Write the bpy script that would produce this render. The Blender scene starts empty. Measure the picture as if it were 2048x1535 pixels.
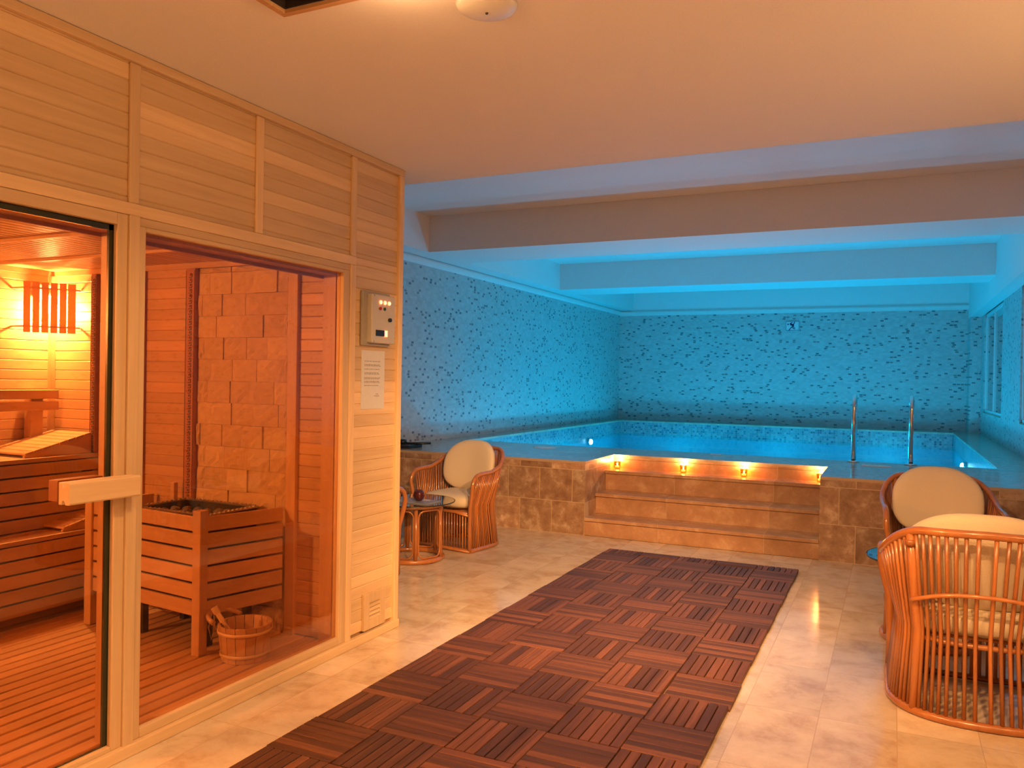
import bpy, bmesh, math, random
from mathutils import Vector, Matrix, Euler
random.seed(7)
R = math.radians
PI = math.pi
scene = bpy.context.scene
C = scene.collection

# ------------------------------------------------------------------ camera, world, exposure
F_PX, YAW, PITCH, ROLL, CAM_Z = 1606.47, -0.44297, -0.00635, 0.0170, 1.4222
cam_d = bpy.data.cameras.new('camera')
cam = bpy.data.objects.new('camera', cam_d)
C.objects.link(cam)
cam_d.sensor_fit = 'HORIZONTAL'
cam_d.sensor_width = 36.0
cam_d.lens = F_PX / 2048 * 36
cam_d.clip_start = 0.02
cam_d.clip_end = 100
fw = Vector((math.sin(YAW) * math.cos(PITCH), math.cos(YAW) * math.cos(PITCH), math.sin(PITCH)))
rt = Vector((math.cos(YAW), -math.sin(YAW), 0))
up = rt.cross(fw)
rt2 = math.cos(ROLL) * rt + math.sin(ROLL) * up
up2 = -math.sin(ROLL) * rt + math.cos(ROLL) * up
m = Matrix((rt2, up2, -fw)).transposed().to_4x4()
m.translation = Vector((0, 0, CAM_Z))
cam.matrix_world = m
scene.camera = cam

w = bpy.data.worlds.new('world')
scene.world = w
w.use_nodes = True
w.node_tree.nodes['Background'].inputs[0].default_value = (0.10, 0.05, 0.03, 1)
w.node_tree.nodes['Background'].inputs[1].default_value = 0.05

scene.view_settings.view_transform = 'Standard'
scene.view_settings.look = 'None'
scene.view_settings.gamma = 1
scene.view_settings.use_curve_mapping = False
scene.view_settings.exposure = 0.0

WARM = (1.0, 0.515, 0.20)
POOL = (0.0, 0.60, 1.0)


def light(name, kind, loc, power, color, size=0.05, rot=None, spot=None, blend=0.5, parent=None):
    d = bpy.data.lights.new(name, kind)
    d.energy = power
    d.color = color
    if kind == 'AREA':
        d.shape = 'RECTANGLE'
        d.size, d.size_y = size
    else:
        d.shadow_soft_size = size
    if kind == 'SPOT':
        d.spot_size = R(spot)
        d.spot_blend = blend
    o = bpy.data.objects.new(name, d)
    C.objects.link(o)
    o.location = loc
    if rot:
        o.rotation_euler = rot
    return o


# one lamp by the dome, the rest added unseen to brighten: (x, y, power of the downward cone, power of the bare bulb)
DOWN = [(-1.33, 1.97, 66, 3), (0.35, 1.9, 150, 5), (-1.0, 0.2, 120, 5), (0.35, 0.2, 120, 5), (-0.6, -1.5, 90, 5)]
# unseen spots added to brighten the far half: position, aim, power, cone
FILL_SPOTS = [((0.75, 1.75, 2.50), (-2.75, 5.2, 0.0), 650, 52), ((-1.0, 1.5, 2.50), (-0.6, 5.4, 0.0), 420, 50), ((-0.2, 1.65, 2.50), (-2.0, 5.5, 0.0), 680, 50)]
POOL_W = 430
FILL_SCONCE_W = 13
SAUNA_W = 235

# ------------------------------------------------------------------ materials
def new_mat(name):
    mt = bpy.data.materials.new(name)
    mt.use_nodes = True
    nt = mt.node_tree
    b = nt.nodes['Principled BSDF']
    return mt, nt, b


def N(nt, t, **kw):
    n = nt.nodes.new(t)
    for k, v in kw.items():
        setattr(n, k, v)
    return n


def simple(name, col, rough=0.5, metal=0.0, coat=0.0, emit=None, es=0, bump=0.0, bscale=60, spec=0.5):
    mt, nt, b = new_mat(name)
    b.inputs['Base Color'].default_value = (*col, 1)
    b.inputs['Roughness'].default_value = rough
    b.inputs['Metallic'].default_value = metal
    b.inputs['Coat Weight'].default_value = coat
    b.inputs['Specular IOR Level'].default_value = spec
    if emit:
        b.inputs['Emission Color'].default_value = (*emit, 1)
        b.inputs['Emission Strength'].default_value = es
    tc = N(nt, 'ShaderNodeTexCoord')
    n = N(nt, 'ShaderNodeTexNoise')
    n.inputs['Scale'].default_value = bscale
    n.inputs['Detail'].default_value = 4
    nt.links.new(tc.outputs['Object'], n.inputs['Vector'])
    mx = N(nt, 'ShaderNodeMix', data_type='RGBA', blend_type='MULTIPLY')
    mx.inputs[0].default_value = 0.12
    mx.inputs[6].default_value = (*col, 1)
    nt.links.new(n.outputs['Fac'], mx.inputs[7])
    nt.links.new(mx.outputs[2], b.inputs['Base Color'])
    if bump:
        bp = N(nt, 'ShaderNodeBump')
        bp.inputs['Strength'].default_value = bump
        bp.inputs['Distance'].default_value = 0.01
        nt.links.new(n.outputs['Fac'], bp.inputs['Height'])
        nt.links.new(bp.outputs['Normal'], b.inputs['Normal'])
    return mt


def wood(name, c_dark, c_light, axis='y', rough=0.45, grain=0.5, tone_amt=0.35, streak=0.0, coat=0.0, scale=1.0):
    """grain stretched along one object axis; 'tone' attribute makes each board differ"""
    mt, nt, b = new_mat(name)
    tc = N(nt, 'ShaderNodeTexCoord')
    at = N(nt, 'ShaderNodeAttribute', attribute_name='tone')
    mp = N(nt, 'ShaderNodeMapping')
    sc = {'x': (1.5, 30, 30), 'y': (30, 1.5, 30), 'z': (30, 30, 1.5)}[axis]
    mp.inputs['Scale'].default_value = tuple(s * scale for s in sc)
    nt.links.new(tc.outputs['Object'], mp.inputs['Vector'])
    # shift grain per board
    ad = N(nt, 'ShaderNodeVectorMath', operation='MULTIPLY_ADD')
    ad.inputs[1].default_value = (37, 23, 51)
    nt.links.new(at.outputs['Color'], ad.inputs[0])
    nt.links.new(mp.outputs['Vector'], ad.inputs[2])
    n = N(nt, 'ShaderNodeTexNoise')
    n.inputs['Scale'].default_value = 1.0
    n.inputs['Detail'].default_value = 6
    n.inputs['Roughness'].default_value = 0.6
    n.inputs['Distortion'].default_value = 0.6
    nt.links.new(ad.outputs[0], n.inputs['Vector'])
    rp = N(nt, 'ShaderNodeValToRGB')
    rp.color_ramp.elements[0].position = 0.5 - 0.5 * (1 - grain) - 0.05
    rp.color_ramp.elements[0].color = (*c_dark, 1)
    rp.color_ramp.elements[1].position = 0.72
    rp.color_ramp.elements[1].color = (*c_light, 1)
    rp.color_ramp.elements[0].position = 0.28
    nt.links.new(n.outputs['Fac'], rp.inputs['Fac'])
    sep = N(nt, 'ShaderNodeSeparateColor')
    nt.links.new(at.outputs['Color'], sep.inputs[0])
    mr = N(nt, 'ShaderNodeMapRange')
    mr.inputs['To Min'].default_value = 1 - tone_amt
    mr.inputs['To Max'].default_value = 1 + tone_amt * 0.3
    nt.links.new(sep.outputs[0], mr.inputs['Value'])
    mul = N(nt, 'ShaderNodeVectorMath', operation='SCALE')
    nt.links.new(rp.outputs['Color'], mul.inputs[0])
    nt.links.new(mr.outputs[0], mul.inputs['Scale'])
    nt.links.new(mul.outputs[0], b.inputs['Base Color'])
    b.inputs['Roughness'].default_value = rough
    b.inputs['Coat Weight'].default_value = coat
    b.inputs['Coat Roughness'].default_value = 0.15
    bp = N(nt, 'ShaderNodeBump')
    bp.inputs['Strength'].default_value = 0.15
    bp.inputs['Distance'].default_value = 0.003
    nt.links.new(n.outputs['Fac'], bp.inputs['Height'])
    nt.links.new(bp.outputs['Normal'], b.inputs['Normal'])
    return mt


M = {}
PD, PL = (0.67, 0.45, 0.245), (0.80, 0.58, 0.34)
for ax in 'xyz':
    M['pine_' + ax] = wood('pine wood along ' + ax, PD, PL, ax, 0.42, 0.5, 0.20)
    M['cedar_' + ax] = wood('reddish sauna wood along ' + ax, (0.55, 0.31, 0.15), (0.66, 0.40, 0.195), ax, 0.45, 0.5, 0.18)
    M['teak_' + ax] = wood('dark oiled hardwood along ' + ax, (0.10, 0.034, 0.017), (0.27, 0.098, 0.040), ax, 0.58, 0.5, 0.55, scale=1.0)
M['carved'] = wood('dark red carved moulding', (0.44, 0.17, 0.08), (0.54, 0.23, 0.11), 'z', 0.5)
M['gap'] = simple('dark gap', (0.02, 0.01, 0.008), 0.9)
M['rattan'] = wood('glossy honey rattan', (0.45, 0.145, 0.038), (0.61, 0.230, 0.062), 'z', 0.28, 0.5, 0.35, coat=0.6, scale=0.6)
M['cushion'] = simple('cream cotton cushion', (0.80, 0.68, 0.50), 0.9, bump=0.25, bscale=260, spec=0.2)
M['paint'] = simple('white wall paint', (0.80, 0.77, 0.74), 0.65, bump=0.03, bscale=120, spec=0.3)
M['chrome'] = simple('polished steel', (0.80, 0.80, 0.80), 0.12, metal=1.0)
M['black'] = simple('black plastic', (0.015, 0.015, 0.017), 0.35)
M['iron'] = simple('dark steel', (0.08, 0.07, 0.065), 0.45, metal=0.8)
M['heater_steel'] = simple('stainless rim', (0.60, 0.55, 0.5), 0.3, metal=1.0)
M['stone_dark'] = simple('dark heater stone', (0.17, 0.13, 0.105), 0.85, bump=0.8, bscale=35)
M['plastic'] = simple('beige plastic', (0.55, 0.52, 0.46), 0.42)
M['plastic_dark'] = simple('grey plastic edge', (0.36, 0.33, 0.29), 0.45)
M['white_plastic'] = simple('white plastic', (0.72, 0.71, 0.69), 0.4)
M['led'] = simple('red indicator light', (1, 0.2, 0.1), 0.4, emit=(1.0, 0.16, 0.06), es=6)
M['led_core'] = simple('glowing indicator', (1, 0.8, 0.6), 0.4, emit=(1.0, 0.50, 0.28), es=3)
M['redbtn'] = simple('red button', (0.40, 0.02, 0.02), 0.4)
M['greenbtn'] = simple('dark green button', (0.03, 0.09, 0.04), 0.4)
M['ink'] = simple('grey ink', (0.22, 0.20, 0.20), 0.8)
M['paper'] = simple('laminated white paper', (0.72, 0.70, 0.68), 0.22)
M['signblue'] = simple('dark blue print', (0.01, 0.02, 0.10), 0.5)
M['rope'] = simple('pale rope', (0.6, 0.5, 0.38), 0.9)
M['ambers'] = simple('dark red glass bowl', (0.08, 0.012, 0.010), 0.08, coat=0.5)
M['red'] = simple('red print', (0.6, 0.02, 0.02), 0.5)
M['magazine'] = simple('printed magazine cover', (0.30, 0.30, 0.33), 0.3, bscale=18)
M['wax'] = simple('candle wax', (0.85, 0.7, 0.5), 0.5, emit=(1.0, 0.45, 0.12), es=3.0)
M['flame'] = simple('candle flame', (1, 0.8, 0.4), 0.5, emit=(1.0, 0.62, 0.22), es=60)
M['bulb'] = simple('glowing lamp glass', (1, 0.9, 0.7), 0.4, emit=(1.0, 0.62, 0.25), es=30)
M['pool_bulb'] = simple('glowing underwater lens', (1, 1, 1), 0.4, emit=(0.55, 0.85, 1.0), es=14)
M['pane_reflection'] = simple('warm reflection in pane', (0.62, 0.56, 0.48), 0.7)
M['dark_pane'] = simple('dark window glass', (0.03, 0.03, 0.04), 0.06)


def schlick(nt, f0, normal=None):
    # two sided fresnel from the angle of view
    g_ = N(nt, 'ShaderNodeNewGeometry')
    d = N(nt, 'ShaderNodeVectorMath', operation='DOT_PRODUCT')
    nt.links.new(normal if normal else g_.outputs['Normal'], d.inputs[0])
    nt.links.new(g_.outputs['Incoming'], d.inputs[1])
    a = N(nt, 'ShaderNodeMath', operation='ABSOLUTE')
    nt.links.new(d.outputs['Value'], a.inputs[0])
    i = N(nt, 'ShaderNodeMath', operation='SUBTRACT')
    i.inputs[0].default_value = 1.0
    nt.links.new(a.outputs[0], i.inputs[1])
    p = N(nt, 'ShaderNodeMath', operation='POWER')
    nt.links.new(i.outputs[0], p.inputs[0])
    p.inputs[1].default_value = 5.0
    m_ = N(nt, 'ShaderNodeMath', operation='MULTIPLY_ADD')
    nt.links.new(p.outputs[0], m_.inputs[0])
    m_.inputs[1].default_value = 1 - f0
    m_.inputs[2].default_value = f0
    return m_.outputs[0]


def glass(name, tint, refl=1.0, rough=0.0, base_refl=0.04):
    """thin pane: transparent with a fresnel mirror on top"""
    mt, nt, b = new_mat(name)
    nt.nodes.remove(b)
    out = nt.nodes['Material Output']
    tr = N(nt, 'ShaderNodeBsdfTransparent')
    tr.inputs[0].default_value = (*tint, 1)
    gl = N(nt, 'ShaderNodeBsdfGlossy')
    gl.inputs['Roughness'].default_value = rough
    mu = N(nt, 'ShaderNodeMath', operation='MULTIPLY')
    mu.inputs[1].default_value = refl
    mu.use_clamp = True
    mix = N(nt, 'ShaderNodeMixShader')
    nt.links.new(schlick(nt, 0.045), mu.inputs[0])
    nt.links.new(mu.outputs[0], mix.inputs[0])
    nt.links.new(tr.outputs[0], mix.inputs[1])
    nt.links.new(gl.outputs[0], mix.inputs[2])
    nt.links.new(mix.outputs[0], out.inputs[0])
    return mt


M['glass_fixed'] = glass('clear bronze glass', (0.86, 0.72, 0.60), 1.3)
M['glass_door'] = glass('bronze door glass', (0.84, 0.70, 0.58), 1.0)
M['glass_edge'] = simple('dark green glass edge', (0.03, 0.035, 0.02), 0.15)
M['glass_table'] = glass('table glass', (0.80, 0.88, 0.86), 1.8)
M['glass_candle'] = glass('amber candle glass', (0.88, 0.60, 0.34), 0.8)

# pool water: thin surface, wavy fresnel reflection, blue absorption
mt, nt, b = new_mat('pool water')
nt.nodes.remove(b)
out = nt.nodes['Material Output']
tr = N(nt, 'ShaderNodeBsdfTransparent')
tr.inputs[0].default_value = (0.45, 0.88, 0.97, 1)
gl = N(nt, 'ShaderNodeBsdfGlossy')
gl.inputs['Roughness'].default_value = 0.03
tc = N(nt, 'ShaderNodeTexCoord')
n = N(nt, 'ShaderNodeTexNoise')
n.inputs['Scale'].default_value = 1.6
n.inputs['Detail'].default_value = 2
bp = N(nt, 'ShaderNodeBump')
bp.inputs['Strength'].default_value = 0.25
bp.inputs['Distance'].default_value = 0.03
nt.links.new(tc.outputs['Object'], n.inputs['Vector'])
nt.links.new(n.outputs['Fac'], bp.inputs['Height'])
nt.links.new(bp.outputs['Normal'], gl.inputs['Normal'])
sc_ = N(nt, 'ShaderNodeMath', operation='MULTIPLY')
sc_.inputs[1].default_value = 0.55
nt.links.new(schlick(nt, 0.02, bp.outputs['Normal']), sc_.inputs[0])
mix = N(nt, 'ShaderNodeMixShader')
nt.links.new(sc_.outputs[0], mix.inputs[0])
nt.links.new(tr.outputs[0], mix.inputs[1])
nt.links.new(gl.outputs[0], mix.inputs[2])
nt.links.new(mix.outputs[0], out.inputs[0])
M['water'] = mt


def grid_uv(nt, ax_u, ax_v):
    tc = N(nt, 'ShaderNodeTexCoord')
    g = N(nt, 'ShaderNodeNewGeometry')
    s = N(nt, 'ShaderNodeSeparateXYZ')
    nt.links.new(g.outputs['Position'], s.inputs[0])
    return s.outputs[ax_u], s.outputs[ax_v]


def cellnoise(nt, u, v, cu, cv, seed):
    """random value per cell and distance-to-edge masks"""
    outs = []
    fl = []
    for src, c in ((u, cu), (v, cv)):
        d = N(nt, 'ShaderNodeMath', operation='DIVIDE')
        nt.links.new(src, d.inputs[0])
        d.inputs[1].default_value = c
        outs.append(d.outputs[0])
    return outs


def mosaic(name, ax_u, ax_v, cu, cv, frac, base, dark, dark2=None, shift=True, grout=None, rough=0.45, jitter=0.08, spread=0.0):
    mt, nt, b = new_mat(name)
    u, v = grid_uv(nt, ax_u, ax_v)

    def math1(op, a, bb=None, cc=None, clamp=False):
        n_ = N(nt, 'ShaderNodeMath', operation=op)
        n_.use_clamp = clamp
        for i, x in enumerate((a, bb, cc)):
            if x is None:
                continue
            if isinstance(x, (int, float)):
                n_.inputs[i].default_value = x
            else:
                nt.links.new(x, n_.inputs[i])
        return n_.outputs[0]
    vv = math1('DIVIDE', v, cv)
    row = math1('FLOOR', vv)
    if shift:
        wn = N(nt, 'ShaderNodeTexWhiteNoise', noise_dimensions='1D')
        nt.links.new(row, wn.inputs['W'])
        uu = math1('ADD', math1('DIVIDE', u, cu), wn.outputs['Value'])
    else:
        uu = math1('DIVIDE', u, cu)
    col = math1('FLOOR', uu)
    cmb = N(nt, 'ShaderNodeCombineXYZ')
    nt.links.new(col, cmb.inputs[0])
    nt.links.new(row, cmb.inputs[1])
    w2 = N(nt, 'ShaderNodeTexWhiteNoise', noise_dimensions='2D')
    nt.links.new(cmb.outputs[0], w2.inputs['Vector'])
    # per tile tone
    tn = N(nt, 'ShaderNodeMapRange')
    tn.inputs['To Min'].default_value = 1 - jitter
    tn.inputs['To Max'].default_value = 1 + jitter
    w3 = N(nt, 'ShaderNodeTexWhiteNoise', noise_dimensions='3D')
    cmb2 = N(nt, 'ShaderNodeCombineXYZ')
    nt.links.new(col, cmb2.inputs[0])
    nt.links.new(row, cmb2.inputs[1])
    cmb2.inputs[2].default_value = 5.5
    nt.links.new(cmb2.outputs[0], w3.inputs['Vector'])
    nt.links.new(w3.outputs['Value'], tn.inputs['Value'])
    bs = N(nt, 'ShaderNodeVectorMath', operation='SCALE')
    bs.inputs[0].default_value = base
    nt.links.new(tn.outputs[0], bs.inputs['Scale'])
    isd = math1('LESS_THAN', w2.outputs['Value'], frac)
    fu = math1('FRACT', uu)
    fv = math1('FRACT', vv)
    g = 0.08
    inside = math1('MULTIPLY', math1('MULTIPLY', math1('GREATER_THAN', fu, g), math1('LESS_THAN', fu, 1 - g)),
                   math1('MULTIPLY', math1('GREATER_THAN', fv, g * 1.2), math1('LESS_THAN', fv, 1 - g * 1.2)))
    m1 = N(nt, 'ShaderNodeMix', data_type='RGBA')
    nt.links.new(math1('MULTIPLY', isd, inside), m1.inputs[0])
    nt.links.new(bs.outputs[0], m1.inputs[6])
    if dark2:
        m0 = N(nt, 'ShaderNodeMix', data_type='RGBA')
        nt.links.new(w3.outputs['Value'], m0.inputs[0])
        m0.inputs[6].default_value = (*dark, 1)
        m0.inputs[7].default_value = (*dark2, 1)
        nt.links.new(m0.outputs[2], m1.inputs[7])
    else:
        m1.inputs[7].default_value = (*dark, 1)
    last = m1.outputs[2]
    if grout:
        m2 = N(nt, 'ShaderNodeMix', data_type='RGBA')
        nt.links.new(inside, m2.inputs[0])
        m2.inputs[6].default_value = (*grout, 1)
        nt.links.new(last, m2.inputs[7])
        last = m2.outputs[2]
    nt.links.new(last, b.inputs['Base Color'])
    b.inputs['Roughness'].default_value = rough
    return mt


WB, WD = (0.47, 0.46, 0.44), (0.12, 0.12, 0.14)
M['tile_x'] = mosaic('speckled wall tile facing x', 1, 2, 0.052, 0.030, 0.10, WB, WD, (0.26, 0.22, 0.20), jitter=0.10)
M['tile_y'] = mosaic('speckled wall tile facing y', 0, 2, 0.058, 0.030, 0.10, WB, WD, (0.26, 0.22, 0.20), jitter=0.10)
RB, RDK = (0.19, 0.22, 0.23), (0.02, 0.04, 0.07)
M['rim_x'] = mosaic('small pool mosaic facing x', 1, 2, 0.036, 0.036, 0.26, RB, RDK, (0.08, 0.16, 0.22), shift=False, grout=(0.22, 0.24, 0.24), rough=0.28, jitter=0.3)
M['rim_y'] = mosaic('small pool mosaic facing y', 0, 2, 0.036, 0.036, 0.26, RB, RDK, (0.08, 0.16, 0.22), shift=False, grout=(0.22, 0.24, 0.24), rough=0.28, jitter=0.3)
M['basin'] = mosaic('pale pool lining', 0, 1, 0.036, 0.036, 0.0, (0.10, 0.27, 0.33), (0.5, 0.6, 0.65), shift=False, rough=0.4, jitter=0.04)


def stone_tiles(name, ax_u, ax_v, cu, cv, offs, c0, c1, c2, grout, rough, rowshift=0.5, vein=5.0, gw=0.004, light_patch=None, var=0.5, coat=0.0):
    mt, nt, b = new_mat(name)
    g = N(nt, 'ShaderNodeNewGeometry')
    s = N(nt, 'ShaderNodeSeparateXYZ')
    nt.links.new(g.outputs['Position'], s.inputs[0])
    L = nt.links

    def mm(op, *a):
        n_ = N(nt, 'ShaderNodeMath', operation=op)
        for i, x in enumerate(a):
            if isinstance(x, (int, float)):
                n_.inputs[i].default_value = x
            else:
                L.new(x, n_.inputs[i])
        return n_.outputs[0]
    uu = mm('DIVIDE', mm('SUBTRACT', s.outputs[ax_u], offs[0]), cu)
    vv = mm('DIVIDE', mm('SUBTRACT', s.outputs[ax_v], offs[1]), cv)
    row = mm('FLOOR', vv)
    uu = mm('ADD', uu, mm('MULTIPLY', mm('MODULO', mm('ABSOLUTE', row), 2.0), rowshift))
    col = mm('FLOOR', uu)
    cmb = N(nt, 'ShaderNodeCombineXYZ')
    L.new(col, cmb.inputs[0]); L.new(row, cmb.inputs[1])
    wn = N(nt, 'ShaderNodeTexWhiteNoise', noise_dimensions='2D')
    L.new(cmb.outputs[0], wn.inputs['Vector'])
    # veins, shifted per tile
    sh = N(nt, 'ShaderNodeVectorMath', operation='SCALE')
    L.new(wn.outputs['Color'], sh.inputs[0]); sh.inputs['Scale'].default_value = 20
    ad = N(nt, 'ShaderNodeVectorMath', operation='ADD')
    L.new(g.outputs['Position'], ad.inputs[0]); L.new(sh.outputs[0], ad.inputs[1])
    n1 = N(nt, 'ShaderNodeTexNoise')
    n1.inputs['Scale'].default_value = vein; n1.inputs['Detail'].default_value = 8
    n1.inputs['Roughness'].default_value = 0.68; n1.inputs['Distortion'].default_value = 0.25
    L.new(ad.outputs[0], n1.inputs['Vector'])
    rp = N(nt, 'ShaderNodeValToRGB')
    e = rp.color_ramp.elements
    e[0].position = 0.30; e[0].color = (*c0, 1)
    e[1].position = 0.52; e[1].color = (*c1, 1)
    x = rp.color_ramp.elements.new(0.70); x.color = (*c2, 1)
    L.new(n1.outputs['Fac'], rp.inputs['Fac'])
    mr = N(nt, 'ShaderNodeMapRange')
    mr.inputs['To Min'].default_value = 1 - var * 0.5
    mr.inputs['To Max'].default_value = 1 + var * 0.35
    L.new(wn.outputs['Value'], mr.inputs['Value'])
    sc = N(nt, 'ShaderNodeVectorMath', operation='SCALE')
    L.new(rp.outputs['Color'], sc.inputs[0]); L.new(mr.outputs[0], sc.inputs['Scale'])
    fu = mm('FRACT', uu); fv = mm('FRACT', vv)
    ins = mm('MULTIPLY', mm('MULTIPLY', mm('GREATER_THAN', fu, gw / cu), mm('LESS_THAN', fu, 1 - gw / cu)),
             mm('MULTIPLY', mm('GREATER_THAN', fv, gw / cv), mm('LESS_THAN', fv, 1 - gw / cv)))
    mx = N(nt, 'ShaderNodeMix', data_type='RGBA')
    L.new(ins, mx.inputs[0]); mx.inputs[6].default_value = (*grout, 1); L.new(sc.outputs[0], mx.inputs[7])
    L.new(mx.outputs[2], b.inputs['Base Color'])
    b.inputs['Roughness'].default_value = rough
    b.inputs['Coat Weight'].default_value = coat
    return mt


TV = dict(c0=(0.27, 0.135, 0.075), c1=(0.44, 0.265, 0.155), c2=(0.70, 0.52, 0.36))
M['trav_y'] = stone_tiles('travertine cladding facing y', 0, 2, 0.326, 0.298, (-2.532, 0.0), grout=(0.62, 0.45, 0.27), rough=0.35, vein=9, gw=0.0025, var=0.55, rowshift=0.38, **TV)
M['trav_x'] = stone_tiles('travertine cladding facing x', 1, 2, 0.326, 0.298, (6.93, 0.0), grout=(0.62, 0.45, 0.27), rough=0.35, vein=9, gw=0.0025, var=0.45, rowshift=0.0, **TV)
M['trav_z'] = stone_tiles('travertine deck', 0, 1, 0.60, 0.40, (-2.532, 6.93), grout=(0.5, 0.36, 0.24), rough=0.2, vein=6, gw=0.002, var=0.2, coat=0.15,
                          c0=(0.33, 0.25, 0.18), c1=(0.43, 0.34, 0.26), c2=(0.52, 0.44, 0.35))
M['trav_step'] = stone_tiles('travertine step', 0, 1, 0.9, 5.0, (-2.75, 3.0), grout=(0.55, 0.4, 0.25), rough=0.22, vein=5, gw=0.002, var=0.3,
                             c0=(0.36, 0.185, 0.095), c1=(0.48, 0.26, 0.14), c2=(0.62, 0.40, 0.24))
M['marble'] = stone_tiles('honed cream marble floor', 0, 1, 0.302, 0.603, (-0.262 - 0.302 * 20, 0.05), grout=(0.56, 0.41, 0.27), rough=0.16, vein=4.5, gw=0.0018, var=0.22,
                          rowshift=0.0, c0=(0.52, 0.36, 0.22), c1=(0.72, 0.58, 0.41), c2=(0.80, 0.68, 0.52))
M['splitface'] = stone_tiles('split face stone', 0, 2, 0.165, 0.125, (-3.59, 0.02), grout=(0.20, 0.10, 0.05), rough=0.8, vein=14, gw=0.002, var=0.2,
                             rowshift=0.45, c0=(0.50, 0.31, 0.16), c1=(0.62, 0.41, 0.22), c2=(0.70, 0.50, 0.30))

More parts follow.
